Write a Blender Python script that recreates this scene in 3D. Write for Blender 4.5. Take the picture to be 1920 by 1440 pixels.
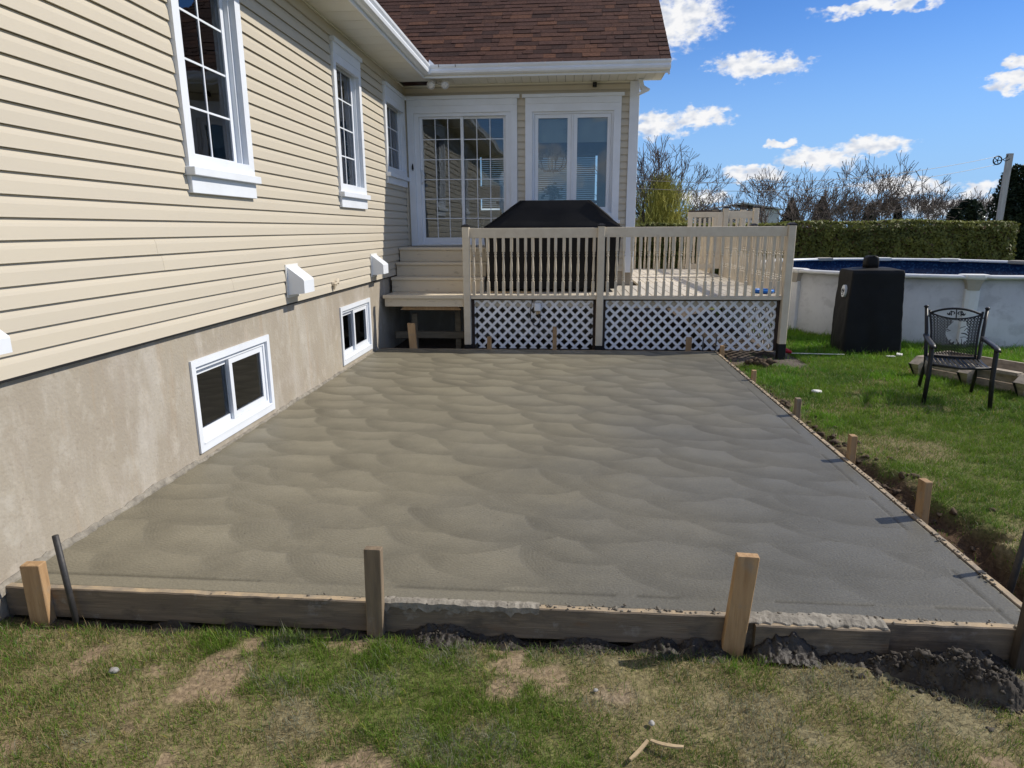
import bpy, bmesh, math, random
import numpy as np
from mathutils import Vector, Matrix, Euler

S = bpy.context.scene
for o in list(bpy.data.objects): bpy.data.objects.remove(o)
C = bpy.context.collection
R = math.radians
rnd = random.Random(7)

# ------------------------------------------------------------------ camera
CAM_H, F_PX, PITCH, YAW, ROLL = 1.6, 1228.6, 0.2323, 0.0843, -0.0053
cam = bpy.data.cameras.new('camera'); cam_o = bpy.data.objects.new('camera', cam); C.objects.link(cam_o)
cam.sensor_fit = 'HORIZONTAL'; cam.sensor_width = 36.0; cam.lens = 36.0 * F_PX / 1920.0
cam.clip_start = 0.05; cam.clip_end = 6000
_f = Vector((-math.sin(YAW)*math.cos(PITCH), math.cos(YAW)*math.cos(PITCH), -math.sin(PITCH)))
_r = Vector((math.cos(YAW), math.sin(YAW), 0)); _u = _r.cross(_f)
_rt = math.cos(ROLL)*_r + math.sin(ROLL)*_u; _up = -math.sin(ROLL)*_r + math.cos(ROLL)*_u
cam_o.matrix_world = Matrix(((_rt.x, _up.x, -_f.x, 0), (_rt.y, _up.y, -_f.y, 0), (_rt.z, _up.z, -_f.z, CAM_H), (0, 0, 0, 1)))
S.camera = cam_o
S.cycles.max_bounces = 8; S.cycles.diffuse_bounces = 5; S.cycles.glossy_bounces = 3; S.cycles.transmission_bounces = 4; S.cycles.transparent_max_bounces = 10; S.cycles.caustics_reflective = False; S.cycles.caustics_refractive = False
S.render.resolution_x, S.render.resolution_y = 1024, 768

# ------------------------------------------------------------------ sun, sky, exposure
SUN_EL, SUN_AZ = 41.0, 16.3          # azimuth: degrees from +X towards +Y
sun = bpy.data.lights.new('sun', 'SUN'); sun.energy = 3.9; sun.angle = R(0.53); sun.color = (1.0, 0.93, 0.82)
sun_o = bpy.data.objects.new('sun', sun); C.objects.link(sun_o)
sd = Vector((math.cos(R(SUN_EL))*math.cos(R(SUN_AZ)), math.cos(R(SUN_EL))*math.sin(R(SUN_AZ)), math.sin(R(SUN_EL))))
sun_o.rotation_euler = sd.to_track_quat('Z', 'Y').to_euler(); sun_o.location = sd*40
S.view_settings.view_transform = 'Standard'; S.view_settings.look = 'None'
S.view_settings.exposure = 0.25; S.view_settings.gamma = 1.0; S.view_settings.use_curve_mapping = False

SKY_STRENGTH, CLOUD_VAL = 0.115, 6.9
W = bpy.data.worlds.new('World'); S.world = W; W.use_nodes = True
wn, wl = W.node_tree.nodes, W.node_tree.links; wn.clear()
def wnode(t, tree=None, **k):
    n = (tree or W.node_tree).nodes.new(t)
    for a, b in k.items(): setattr(n, a, b)
    return n
# clouds: (azimuth from +Y towards +X, elevation, half width, half height) in degrees
CLOUDS = [(8.3, 15.4, 3.4, 1.9), (6.0, 14.2, 2.6, 1.9), (13.2, 11.9, 2.1, 1.0), (15.6, 11.7, 2.4, 0.75), (10.3, 8.5, 2.1, .8), (7.0, 7.9, 2.4, .9),
          (16.5, 6.25, .75, .38), (22.6, 5.75, 2.6, .7), (19.2, 5.0, 2.8, .75), (14.4, 4.1, 2.6, .6), (22.6, 14.9, 4.4, .5),
          (31.0, 10.3, .8, .5), (30.6, 9.2, 1.5, .55), (24.8, 2.85, 3.2, .5), (29.6, 2.55, 1.3, .6), (28.5, 1.4, 5.0, .6), (10.5, 2.4, 2.2, .5)]
g = bpy.data.node_groups.new('cloud_field', 'ShaderNodeTree')
g.interface.new_socket('P', in_out='INPUT', socket_type='NodeSocketVector'); g.interface.new_socket('F', in_out='OUTPUT', socket_type='NodeSocketFloat')
gi, go = g.nodes.new('NodeGroupInput'), g.nodes.new('NodeGroupOutput')
last = None
for a, e, ra, re in CLOUDS:
    m = wnode('ShaderNodeVectorMath', g, operation='MULTIPLY_ADD'); g.links.new(gi.outputs[0], m.inputs[0]); m.inputs[1].default_value = (1/ra, 1/re, 0); m.inputs[2].default_value = (-a/ra, -e/re, 0)
    d = wnode('ShaderNodeVectorMath', g, operation='DOT_PRODUCT'); g.links.new(m.outputs[0], d.inputs[0]); g.links.new(m.outputs[0], d.inputs[1])
    if last is None: last = d.outputs['Value']
    else:
        mn = wnode('ShaderNodeMath', g, operation='MINIMUM'); g.links.new(last, mn.inputs[0]); g.links.new(d.outputs['Value'], mn.inputs[1]); last = mn.outputs[0]
sb = wnode('ShaderNodeMath', g, operation='SUBTRACT'); sb.inputs[0].default_value = 1.0; g.links.new(last, sb.inputs[1])
g.links.new(sb.outputs[0], go.inputs[0])
W.cycles.sampling_method = 'MANUAL'; W.cycles.sample_map_resolution = 512
tc = wnode('ShaderNodeTexCoord'); sep = wnode('ShaderNodeSeparateXYZ'); nrm = wnode('ShaderNodeVectorMath', operation='NORMALIZE')
wl.new(tc.outputs['Generated'], nrm.inputs[0]); wl.new(nrm.outputs[0], sep.inputs[0])
at = wnode('ShaderNodeMath', operation='ARCTAN2'); wl.new(sep.outputs[0], at.inputs[0]); wl.new(sep.outputs[1], at.inputs[1])
asn = wnode('ShaderNodeMath', operation='ARCSINE'); wl.new(sep.outputs[2], asn.inputs[0])
cmb = wnode('ShaderNodeCombineXYZ'); wl.new(at.outputs[0], cmb.inputs[0]); wl.new(asn.outputs[0], cmb.inputs[1])
deg = wnode('ShaderNodeVectorMath', operation='SCALE'); wl.new(cmb.outputs[0], deg.inputs[0]); deg.inputs['Scale'].default_value = 180/math.pi
def wnoise(scale, detail, rough):
    n = wnode('ShaderNodeTexNoise', noise_dimensions='2D'); n.inputs['Scale'].default_value = scale; n.inputs['Detail'].default_value = detail; n.inputs['Roughness'].default_value = rough
    st = wnode('ShaderNodeVectorMath', operation='MULTIPLY'); st.inputs[1].default_value = (1, 1.7, 1); wl.new(deg.outputs[0], st.inputs[0]); wl.new(st.outputs[0], n.inputs['Vector']); return n
n1 = wnoise(.55, 3, .6)
wsub = wnode('ShaderNodeVectorMath', operation='SUBTRACT'); wl.new(n1.outputs['Color'], wsub.inputs[0]); wsub.inputs[1].default_value = (.5, .5, .5)
wsc = wnode('ShaderNodeVectorMath', operation='MULTIPLY'); wl.new(wsub.outputs[0], wsc.inputs[0]); wsc.inputs[1].default_value = (3.4, 1.9, 0)
wadd = wnode('ShaderNodeVectorMath', operation='ADD'); wl.new(deg.outputs[0], wadd.inputs[0]); wl.new(wsc.outputs[0], wadd.inputs[1])
G1 = wnode('ShaderNodeGroup', node_tree=g); wl.new(wadd.outputs[0], G1.inputs[0])
n2 = wnoise(1.5, 5, .62)
# extra broken cumulus outside the view, added to raise the ambient light
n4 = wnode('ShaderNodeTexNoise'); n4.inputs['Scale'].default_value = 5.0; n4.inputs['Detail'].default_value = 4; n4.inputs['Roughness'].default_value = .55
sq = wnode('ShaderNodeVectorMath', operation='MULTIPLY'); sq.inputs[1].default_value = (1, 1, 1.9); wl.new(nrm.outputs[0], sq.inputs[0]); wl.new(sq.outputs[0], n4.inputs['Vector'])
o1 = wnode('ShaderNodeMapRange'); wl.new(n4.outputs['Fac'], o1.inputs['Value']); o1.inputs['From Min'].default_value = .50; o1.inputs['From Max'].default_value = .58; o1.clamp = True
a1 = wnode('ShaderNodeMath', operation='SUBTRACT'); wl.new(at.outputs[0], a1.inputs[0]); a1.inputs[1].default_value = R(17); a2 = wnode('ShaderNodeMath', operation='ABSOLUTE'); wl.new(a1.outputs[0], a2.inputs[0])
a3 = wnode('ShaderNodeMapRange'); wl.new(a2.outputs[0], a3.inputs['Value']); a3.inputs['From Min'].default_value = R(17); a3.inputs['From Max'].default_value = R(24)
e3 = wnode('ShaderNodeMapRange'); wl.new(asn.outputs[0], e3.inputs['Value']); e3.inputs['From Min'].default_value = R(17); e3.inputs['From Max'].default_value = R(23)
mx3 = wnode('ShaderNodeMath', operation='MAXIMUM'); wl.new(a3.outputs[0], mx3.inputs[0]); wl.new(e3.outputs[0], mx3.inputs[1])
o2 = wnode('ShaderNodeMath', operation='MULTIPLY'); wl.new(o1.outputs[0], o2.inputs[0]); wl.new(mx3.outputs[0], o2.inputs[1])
nf = wnode('ShaderNodeMath', operation='MULTIPLY_ADD'); wl.new(n2.outputs['Fac'], nf.inputs[0]); nf.inputs[1].default_value = 1.7; nf.inputs[2].default_value = -.85
fs = wnode('ShaderNodeMath', operation='ADD'); wl.new(G1.outputs[0], fs.inputs[0]); wl.new(nf.outputs[0], fs.inputs[1])
mask = wnode('ShaderNodeMapRange', interpolation_type='SMOOTHERSTEP'); wl.new(fs.outputs[0], mask.inputs['Value']); mask.inputs['From Min'].default_value = -.60; mask.inputs['From Max'].default_value = .95
n3 = wnoise(.9, 2, .5)
shr = wnode('ShaderNodeMapRange'); wl.new(n3.outputs['Fac'], shr.inputs['Value']); shr.inputs['From Min'].default_value = .42; shr.inputs['From Max'].default_value = .80
ccol = wnode('ShaderNodeMix', data_type='RGBA'); wl.new(shr.outputs[0], ccol.inputs['Factor'])
ccol.inputs[6].default_value = (CLOUD_VAL, CLOUD_VAL, CLOUD_VAL*1.01, 1); ccol.inputs[7].default_value = (CLOUD_VAL*.60, CLOUD_VAL*.66, CLOUD_VAL*.78, 1)
sky = wnode('ShaderNodeTexSky', sky_type='NISHITA'); sky.sun_disc = False; sky.sun_elevation = R(SUN_EL); sky.sun_rotation = R(90 - SUN_AZ)
sky.altitude = 0; sky.air_density = .8; sky.dust_density = 0.0; sky.ozone_density = 4.0
hs = wnode('ShaderNodeHueSaturation'); hs.inputs['Saturation'].default_value = 1.1; hs.inputs['Value'].default_value = 1.0; wl.new(sky.outputs[0], hs.inputs['Color'])
tint = wnode('ShaderNodeVectorMath', operation='MULTIPLY'); tint.inputs[1].default_value = (.66, .83, 1.05); wl.new(hs.outputs[0], tint.inputs[0])
hz = wnode('ShaderNodeMapRange', interpolation_type='SMOOTHSTEP'); wl.new(asn.outputs[0], hz.inputs['Value']); hz.inputs['From Min'].default_value = R(17); hz.inputs['From Max'].default_value = R(0); hz.inputs['To Max'].default_value = .92
hmix = wnode('ShaderNodeMix', data_type='RGBA'); wl.new(hz.outputs[0], hmix.inputs['Factor']); wl.new(tint.outputs[0], hmix.inputs[6]); hmix.inputs[7].default_value = (.27/SKY_STRENGTH, .46/SKY_STRENGTH, .73/SKY_STRENGTH, 1)
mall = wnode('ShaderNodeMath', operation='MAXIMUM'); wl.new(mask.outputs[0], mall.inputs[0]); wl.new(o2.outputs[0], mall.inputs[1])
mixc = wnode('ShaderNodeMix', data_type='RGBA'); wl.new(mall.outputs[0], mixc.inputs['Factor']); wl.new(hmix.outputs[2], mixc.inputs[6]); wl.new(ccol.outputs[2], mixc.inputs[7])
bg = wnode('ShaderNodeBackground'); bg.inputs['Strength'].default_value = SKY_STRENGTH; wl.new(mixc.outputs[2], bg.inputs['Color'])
wo = wnode('ShaderNodeOutputWorld'); wl.new(bg.outputs[0], wo.inputs[0])

# ------------------------------------------------------------------ materials
MATS = {}
def mat(name, c1, c2=None, scale=4.0, stretch=(1, 1, 1), rough=.6, bump=0.0, bscale=40.0, bstretch=None, spec=.3, metal=0.0, rvar=.06, detail=5, lo=.35, hi=.65, world=False):
    m = bpy.data.materials.new(name); m.use_nodes = True; n, l = m.node_tree.nodes, m.node_tree.links
    p = n['Principled BSDF']; p.inputs['Roughness'].default_value = rough; p.inputs['Specular IOR Level'].default_value = spec; p.inputs['Metallic'].default_value = metal
    t = n.new('ShaderNodeTexCoord'); oi = n.new('ShaderNodeObjectInfo')
    ad = n.new('ShaderNodeVectorMath'); ad.operation = 'MULTIPLY_ADD'; ad.inputs[1].default_value = (13.7, 7.3, 5.1)
    l.new(oi.outputs['Random'], ad.inputs[0])
    if world:
        ge = n.new('ShaderNodeNewGeometry'); base = ge.outputs['Position']
    else:
        l.new(t.outputs['Object'], ad.inputs[2]); base = ad.outputs[0]
    mp = n.new('ShaderNodeMapping'); mp.inputs['Scale'].default_value = stretch; l.new(base, mp.inputs['Vector'])
    no = n.new('ShaderNodeTexNoise'); no.inputs['Scale'].default_value = scale; no.inputs['Detail'].default_value = detail; no.inputs['Roughness'].default_value = .6
    l.new(mp.outputs[0], no.inputs['Vector'])
    mr = n.new('ShaderNodeMapRange'); mr.inputs['From Min'].default_value = lo; mr.inputs['From Max'].default_value = hi; l.new(no.outputs['Fac'], mr.inputs['Value'])
    mx = n.new('ShaderNodeMix'); mx.data_type = 'RGBA'; c2 = c2 or tuple(v*.86 for v in c1)
    mx.inputs[6].default_value = (*c1, 1); mx.inputs[7].default_value = (*c2, 1); l.new(mr.outputs[0], mx.inputs['Factor'])
    rv = n.new('ShaderNodeMapRange'); rv.inputs['To Min'].default_value = 1-rvar; rv.inputs['To Max'].default_value = 1+rvar; l.new(oi.outputs['Random'], rv.inputs['Value'])
    sc = n.new('ShaderNodeVectorMath'); sc.operation = 'SCALE'; l.new(mx.outputs[2], sc.inputs[0]); l.new(rv.outputs[0], sc.inputs['Scale'])
    l.new(sc.outputs[0], p.inputs['Base Color'])
    if bump:
        mp2 = n.new('ShaderNodeMapping'); mp2.inputs['Scale'].default_value = bstretch or stretch; l.new(base, mp2.inputs['Vector'])
        b2 = n.new('ShaderNodeTexNoise'); b2.inputs['Scale'].default_value = bscale; b2.inputs['Detail'].default_value = 4; l.new(mp2.outputs[0], b2.inputs['Vector'])
        bp = n.new('ShaderNodeBump'); bp.inputs['Strength'].default_value = bump; bp.inputs['Distance'].default_value = .01; l.new(b2.outputs['Fac'], bp.inputs['Height']); l.new(bp.outputs[0], p.inputs['Normal'])
    MATS[name] = m; return m
def nodes(m): return m.node_tree.nodes, m.node_tree.links, m.node_tree.nodes['Principled BSDF']

mat('siding', (.55, .495, .395), (.525, .475, .385), scale=1.1, stretch=(1, .5, 2), rough=.42, bump=.05, bscale=30, bstretch=(1, .2, 6), rvar=.02)
mat('white', (.75, .79, .85), (.70, .735, .78), scale=3, rough=.38, bump=.02, bscale=60, rvar=.02)
mat('white_dirty', (.76, .76, .74), (.60, .59, .55), scale=4, stretch=(1, 1, 4), rough=.45, rvar=.03, lo=.45, hi=.8)
mat('soffit', (.70, .69, .62), (.66, .65, .58), scale=4, rough=.5, rvar=.02)
mat('dark', (.012, .012, .013), rough=.6)
mat('black_metal', (.010, .010, .011), (.016, .016, .017), scale=20, rough=.45, spec=.35)
mat('cap_black', (.02, .02, .024), rough=.5)
mat('cover', (.006, .006, .007), (.010, .010, .011), scale=3, rough=.62, bump=.22, bscale=7, spec=.22, rvar=0)
mat('deck_paint', (.66, .585, .46), (.60, .52, .40), scale=9, stretch=(1, 1, 1), rough=.55, bump=.06, bscale=50, rvar=.04)
mat('deck_floor', (.60, .55, .46), (.36, .31, .25), scale=7, stretch=(6, .6, 1), rough=.55, bump=.25, bscale=30, bstretch=(6, .5, 1), rvar=.08, lo=.5, hi=.78)
mat('step_paint', (.64, .56, .43), (.33, .27, .19), scale=6, stretch=(1, 2, 3), rough=.55, bump=.1, bscale=30, rvar=.03, lo=.6, hi=.82)
mat('lattice', (.80, .81, .83), (.74, .75, .78), scale=6, rough=.4, rvar=.04)
mat('brown_frame', (.055, .038, .03), (.035, .025, .022), scale=10, rough=.7)
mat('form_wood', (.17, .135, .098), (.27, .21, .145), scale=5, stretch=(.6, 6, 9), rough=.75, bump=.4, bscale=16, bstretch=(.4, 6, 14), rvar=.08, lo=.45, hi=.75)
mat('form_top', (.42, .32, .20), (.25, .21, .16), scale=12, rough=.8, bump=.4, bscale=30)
mat('stake_wood', (.42, .275, .145), (.31, .19, .095), scale=7, stretch=(5, 5, .5), rough=.7, bump=.25, bscale=20, bstretch=(6, 6, .4), rvar=.14)
mat('stake_grey', (.27, .205, .135), (.17, .13, .09), scale=7, stretch=(5, 5, .5), rough=.75, bump=.3, bscale=20, bstretch=(6, 6, .4), rvar=.12)
mat('stake_dark', (.05, .042, .035), (.09, .07, .05), scale=8, stretch=(4, 4, .5), rough=.8, bump=.3)
mat('old_wood', (.17, .145, .11), (.11, .10, .075), scale=6, stretch=(.6, 5, 5), rough=.8, bump=.3, bscale=15)
mat('planter_wood', (.44, .37, .28), (.24, .20, .155), scale=6, stretch=(2, 2, 5), rough=.75, bump=.3, bscale=20, rvar=.1, lo=.4, hi=.7)
mat('chip_wood', (.50, .385, .235), (.38, .285, .17), scale=20, rough=.7)
mat('rod', (.028, .027, .027), (.07, .06, .05), scale=25, rough=.55, spec=.5, bump=.2, lo=.5, hi=.8)
mat('mud', (.042, .035, .028), (.10, .088, .072), scale=14, rough=.85, bump=.8, bscale=45, lo=.4, hi=.75)
mat('wet_mud', (.026, .022, .018), (.055, .047, .04), scale=14, rough=.55, bump=.8, bscale=45, lo=.4, hi=.75)
mat('earth', (.052, .036, .024), (.11, .078, .05), scale=12, rough=.95, bump=.8, bscale=40)
mat('wet_cement', (.20, .18, .145), (.12, .105, .085), scale=16, rough=.8, bump=.6, bscale=50)
mat('cement', (.29, .265, .22), (.16, .145, .12), scale=16, rough=.85, bump=.7, bscale=50)
mat('stone', (.36, .35, .33), (.25, .24, .225), scale=15, rough=.8, bump=.4)
mat('stone_white', (.75, .74, .70), rough=.7)
mat('blue', (.02, .20, .62), (.02, .13, .5), scale=8, rough=.35)
mat('red', (.45, .02, .03), rough=.4)
mat('bronze', (.03, .022, .018), rough=.5)
mat('pool_white', (.78, .79, .80), (.70, .70, .70), scale=5, rough=.35)
mat('pool_beige', (.42, .385, .33), rough=.5)
mat('pole', (.56, .55, .53), (.44, .42, .40), scale=6, stretch=(4, 4, .5), rough=.7)
mat('wire', (.10, .10, .11), rough=.5)
mat('bark', (.11, .09, .076), (.17, .14, .12), scale=10, stretch=(3, 3, .6), rough=.9, rvar=.1)
mat('bark_far', (.13, .105, .095), (.17, .14, .125), scale=3, rough=.9)
mat('willow', (.46, .42, .08), (.34, .34, .08), scale=2, rough=.7)
mat('interior', (.42, .40, .35), rough=.8)
mat('interior_dark', (.26, .25, .23), rough=.8)
mat('curtain', (.60, .60, .58), rough=.8)
mat('blind', (.62, .63, .58), rough=.7)
mat('furniture', (.022, .015, .012), rough=.4)
mat('flower', (.55, .50, .36), (.10, .16, .05), scale=30, rough=.7)
mat('lamp_glass', (.75, .75, .74), (.5, .5, .5), scale=40, rough=.15, spec=.6)
mat('lamp_body', (.62, .60, .56), rough=.4)
mat('chrome', (.6, .6, .62), rough=.25, metal=1.0)
mat('barn', (.62, .66, .63), rough=.8); mat('barn_roof', (.16, .13, .12), rough=.8)
for i, c in enumerate([(.090, .047, .036), (.072, .039, .031), (.108, .055, .040), (.142, .069, .044), (.056, .032, .027), (.096, .051, .040)]):
    mat('shingle_%s' % 'abcdef'[i], c, tuple(v*.6 for v in c), scale=26, rough=.92, bump=.5, bscale=160, rvar=.1, spec=.15)
SHM = ['shingle_a', 'shingle_b', 'shingle_c', 'shingle_a', 'shingle_f', 'shingle_d', 'shingle_b', 'shingle_e', 'shingle_f', 'shingle_c']

def add_noise_color(m, stops):   # more layered colour: list of (scale, stretch, lo, hi, rgb, amount)
    n, l, p = nodes(m)
    src = p.inputs['Base Color'].links[0].from_socket
    ge = n.new('ShaderNodeNewGeometry')
    for sc, st, lo, hi, rgb, amt in stops:
        mp = n.new('ShaderNodeMapping'); mp.inputs['Scale'].default_value = st; l.new(ge.outputs['Position'], mp.inputs['Vector'])
        no = n.new('ShaderNodeTexNoise'); no.inputs['Scale'].default_value = sc; no.inputs['Detail'].default_value = 6; no.inputs['Roughness'].default_value = .62; l.new(mp.outputs[0], no.inputs['Vector'])
        mr = n.new('ShaderNodeMapRange'); mr.inputs['From Min'].default_value = lo; mr.inputs['From Max'].default_value = hi; mr.inputs['To Max'].default_value = amt; l.new(no.outputs['Fac'], mr.inputs['Value'])
        mx = n.new('ShaderNodeMix'); mx.data_type = 'RGBA'; mx.inputs[7].default_value = (*rgb, 1); l.new(src, mx.inputs[6]); l.new(mr.outputs[0], mx.inputs['Factor']); src = mx.outputs[2]
    l.new(src, p.inputs['Base Color'])
# rendered foundation: mottled grey-beige with pale vertical washes and rusty smears
mat('stucco', (.365, .325, .26), (.32, .28, .225), scale=1.3, rough=.9, bump=.35, bscale=55, world=True, rvar=0)
add_noise_color(MATS['stucco'], [(2.2, (1, 1.6, .45), .50, .72, (.47, .44, .39), .75), (2.6, (1, 3.2, .35), .56, .78, (.36, .26, .165), .5), (9, (1, 1, .5), .55, .8, (.58, .53, .46), .45), (38, (1, 1, 1), .58, .72, (.25, .21, .17), .5), (5.5, (1, 1, .8), .56, .74, (.52, .49, .43), .55), (4.1, (1, 1.4, .5), .60, .78, (.30, .245, .19), .6), (1.2, (1, 1, 1), .55, .75, (.44, .40, .36), .6)])
add_noise_color(MATS['siding'], [(1.7, (1, .6, 1.5), .60, .85, (.50, .42, .30), .35), (3.0, (1, 1.5, .6), .66, .85, (.44, .38, .29), .3)])
add_noise_color(MATS['form_wood'], [(5, (1, 1, 2), .52, .66, (.075, .066, .055), .7), (9, (1, 1, 1), .60, .72, (.33, .31, .275), .7), (4, (1.2, 1, 3), .60, .75, (.20, .11, .05), .6)])
add_noise_color(MATS['stake_wood'], [(14, (1, 1, .7), .62, .74, (.17, .10, .05), .75), (7, (1, 1, 1), .57, .70, (.27, .24, .195), .6), (40, (1, 1, .2), .58, .72, (.22, .14, .07), .5)])
add_noise_color(MATS['stake_grey'], [(14, (1, 1, .7), .62, .74, (.10, .07, .045), .7), (8, (1, 1, 1), .58, .70, (.32, .295, .25), .6)])
add_noise_color(MATS['white'], [(2.5, (1, 1, .5), .62, .9, (.62, .61, .57), .35)])

def attr_color(m, name='col'):
    n, l, p = nodes(m); a = n.new('ShaderNodeAttribute'); a.attribute_name = name; l.new(a.outputs['Color'], p.inputs['Base Color']); return a
def leaf_mat(name, rough=.55, trans=.35, spec=.25):
    m = bpy.data.materials.new(name); m.use_nodes = True; n, l, p = nodes(m)
    p.inputs['Roughness'].default_value = rough; p.inputs['Specular IOR Level'].default_value = spec
    a = attr_color(m); tr = n.new('ShaderNodeBsdfTranslucent'); l.new(a.outputs['Color'], tr.inputs['Color'])
    mx = n.new('ShaderNodeMixShader'); mx.inputs[0].default_value = trans; l.new(p.outputs[0], mx.inputs[1]); l.new(tr.outputs[0], mx.inputs[2])
    l.new(mx.outputs[0], n['Material Output'].inputs['Surface']); MATS[name] = m
leaf_mat('grass'); leaf_mat('leaf', trans=.2, spec=.2)

# lawn soil: colour comes from the mesh attribute (turf, bare earth, cement dust), grain from noise
m = mat('lawn_soil', (.1, .1, .1), rough=.95, bump=.9, bscale=60, world=True, spec=.1, rvar=0); n, l, p = nodes(m)
a = attr_color(m); no = n.new('ShaderNodeTexNoise'); no.inputs['Scale'].default_value = 45; no.inputs['Detail'].default_value = 6
ge = n.new('ShaderNodeNewGeometry'); l.new(ge.outputs['Position'], no.inputs['Vector'])
mr = n.new('ShaderNodeMapRange'); mr.inputs['From Min'].default_value = .3; mr.inputs['From Max'].default_value = .7; mr.inputs['To Min'].default_value = .65; mr.inputs['To Max'].default_value = 1.3; l.new(no.outputs['Fac'], mr.inputs['Value'])
sc = n.new('ShaderNodeVectorMath'); sc.operation = 'SCALE'; l.new(a.outputs['Color'], sc.inputs[0]); l.new(mr.outputs[0], sc.inputs['Scale']); l.new(sc.outputs[0], p.inputs['Base Color'])

# fresh concrete: 'tone' = smear left by each float stroke, 'arc' = distance from the stroke's pivot (fine curved ridges)
m = mat('concrete', (.2, .18, .15), rough=.7, world=True, spec=.3, rvar=0); n, l, p = nodes(m)
ge = n.new('ShaderNodeNewGeometry'); at1 = n.new('ShaderNodeAttribute'); at1.attribute_name = 'tone'; at2 = n.new('ShaderNodeAttribute'); at2.attribute_name = 'arc'
big = n.new('ShaderNodeTexNoise'); big.inputs['Scale'].default_value = 1.1; big.inputs['Detail'].default_value = 5; l.new(ge.outputs['Position'], big.inputs['Vector'])
fine = n.new('ShaderNodeTexNoise'); fine.inputs['Scale'].default_value = 85; fine.inputs['Detail'].default_value = 5; l.new(ge.outputs['Position'], fine.inputs['Vector'])
pit = n.new('ShaderNodeTexVoronoi'); pit.inputs['Scale'].default_value = 22; l.new(ge.outputs['Position'], pit.inputs['Vector'])
pm = n.new('ShaderNodeTexNoise'); pm.inputs['Scale'].default_value = 4; l.new(ge.outputs['Position'], pm.inputs['Vector'])
ramp = n.new('ShaderNodeMix'); ramp.data_type = 'RGBA'; ramp.inputs[6].default_value = (.176, .159, .113, 1); ramp.inputs[7].default_value = (.200, .182, .136, 1)
l.new(big.outputs['Fac'], ramp.inputs['Factor'])
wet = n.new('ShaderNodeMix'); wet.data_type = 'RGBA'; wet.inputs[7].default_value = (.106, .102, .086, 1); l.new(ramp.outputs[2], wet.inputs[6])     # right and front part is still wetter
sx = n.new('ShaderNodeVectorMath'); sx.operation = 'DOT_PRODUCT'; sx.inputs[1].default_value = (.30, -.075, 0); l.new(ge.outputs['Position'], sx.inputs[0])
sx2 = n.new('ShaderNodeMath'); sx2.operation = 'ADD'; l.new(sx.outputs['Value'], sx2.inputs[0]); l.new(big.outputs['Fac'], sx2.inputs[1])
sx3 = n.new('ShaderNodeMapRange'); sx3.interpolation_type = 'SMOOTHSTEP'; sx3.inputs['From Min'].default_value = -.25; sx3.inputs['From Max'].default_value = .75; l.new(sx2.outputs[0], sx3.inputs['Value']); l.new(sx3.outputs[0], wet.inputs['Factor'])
k1 = n.new('ShaderNodeMapRange'); k1.inputs['To Min'].default_value = .70; k1.inputs['To Max'].default_value = 1.26; l.new(at1.outputs['Fac'], k1.inputs['Value'])
k2 = n.new('ShaderNodeMapRange'); k2.inputs['From Min'].default_value = .3; k2.inputs['From Max'].default_value = .7; k2.inputs['To Min'].default_value = .86; k2.inputs['To Max'].default_value = 1.13; l.new(fine.outputs['Fac'], k2.inputs['Value'])
kk = n.new('ShaderNodeMath'); kk.operation = 'MULTIPLY'; l.new(k1.outputs[0], kk.inputs[0]); l.new(k2.outputs[0], kk.inputs[1])
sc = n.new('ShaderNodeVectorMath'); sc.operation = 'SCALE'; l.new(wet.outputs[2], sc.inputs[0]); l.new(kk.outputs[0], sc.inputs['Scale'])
pt = n.new('ShaderNodeMapRange'); pt.inputs['From Min'].default_value = .06; pt.inputs['From Max'].default_value = .12; pt.inputs['To Min'].default_value = 1; pt.inputs['To Max'].default_value = 0; l.new(pit.outputs['Distance'], pt.inputs['Value'])
pmm = n.new('ShaderNodeMapRange'); pmm.inputs['From Min'].default_value = .52; pmm.inputs['From Max'].default_value = .62; pmm.inputs['To Max'].default_value = .6; l.new(pm.outputs['Fac'], pmm.inputs['Value'])
pf = n.new('ShaderNodeMath'); pf.operation = 'MULTIPLY'; l.new(pt.outputs[0], pf.inputs[0]); l.new(pmm.outputs[0], pf.inputs[1])
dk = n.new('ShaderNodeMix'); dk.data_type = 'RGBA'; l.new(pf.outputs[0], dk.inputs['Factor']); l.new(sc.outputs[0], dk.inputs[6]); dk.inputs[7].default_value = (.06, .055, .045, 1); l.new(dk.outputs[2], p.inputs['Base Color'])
rg = n.new('ShaderNodeMapRange'); rg.inputs['To Min'].default_value = .62; rg.inputs['To Max'].default_value = .42; l.new(at1.outputs['Fac'], rg.inputs['Value']); l.new(rg.outputs[0], p.inputs['Roughness'])
wob = n.new('ShaderNodeMath'); wob.operation = 'MULTIPLY_ADD'; l.new(fine.outputs['Fac'], wob.inputs[0]); wob.inputs[1].default_value = .012; l.new(at2.outputs['Fac'], wob.inputs[2])
fr = n.new('ShaderNodeMath'); fr.operation = 'MULTIPLY'; l.new(wob.outputs[0], fr.inputs[0]); fr.inputs[1].default_value = 2*math.pi/.017
sn = n.new('ShaderNodeMath'); sn.operation = 'SINE'; l.new(fr.outputs[0], sn.inputs[0])
hh = n.new('ShaderNodeMath'); hh.operation = 'MULTIPLY_ADD'; l.new(sn.outputs[0], hh.inputs[0]); hh.inputs[1].default_value = .07; l.new(fine.outputs['Fac'], hh.inputs[2])
h2 = n.new('ShaderNodeMath'); h2.operation = 'MULTIPLY_ADD'; l.new(pf.outputs[0], h2.inputs[0]); h2.inputs[1].default_value = -1.2; l.new(hh.outputs[0], h2.inputs[2])
bp = n.new('ShaderNodeBump'); bp.inputs['Strength'].default_value = .5; bp.inputs['Distance'].default_value = .005; l.new(h2.outputs[0], bp.inputs['Height']); l.new(bp.outputs[0], p.inputs['Normal'])

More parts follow.
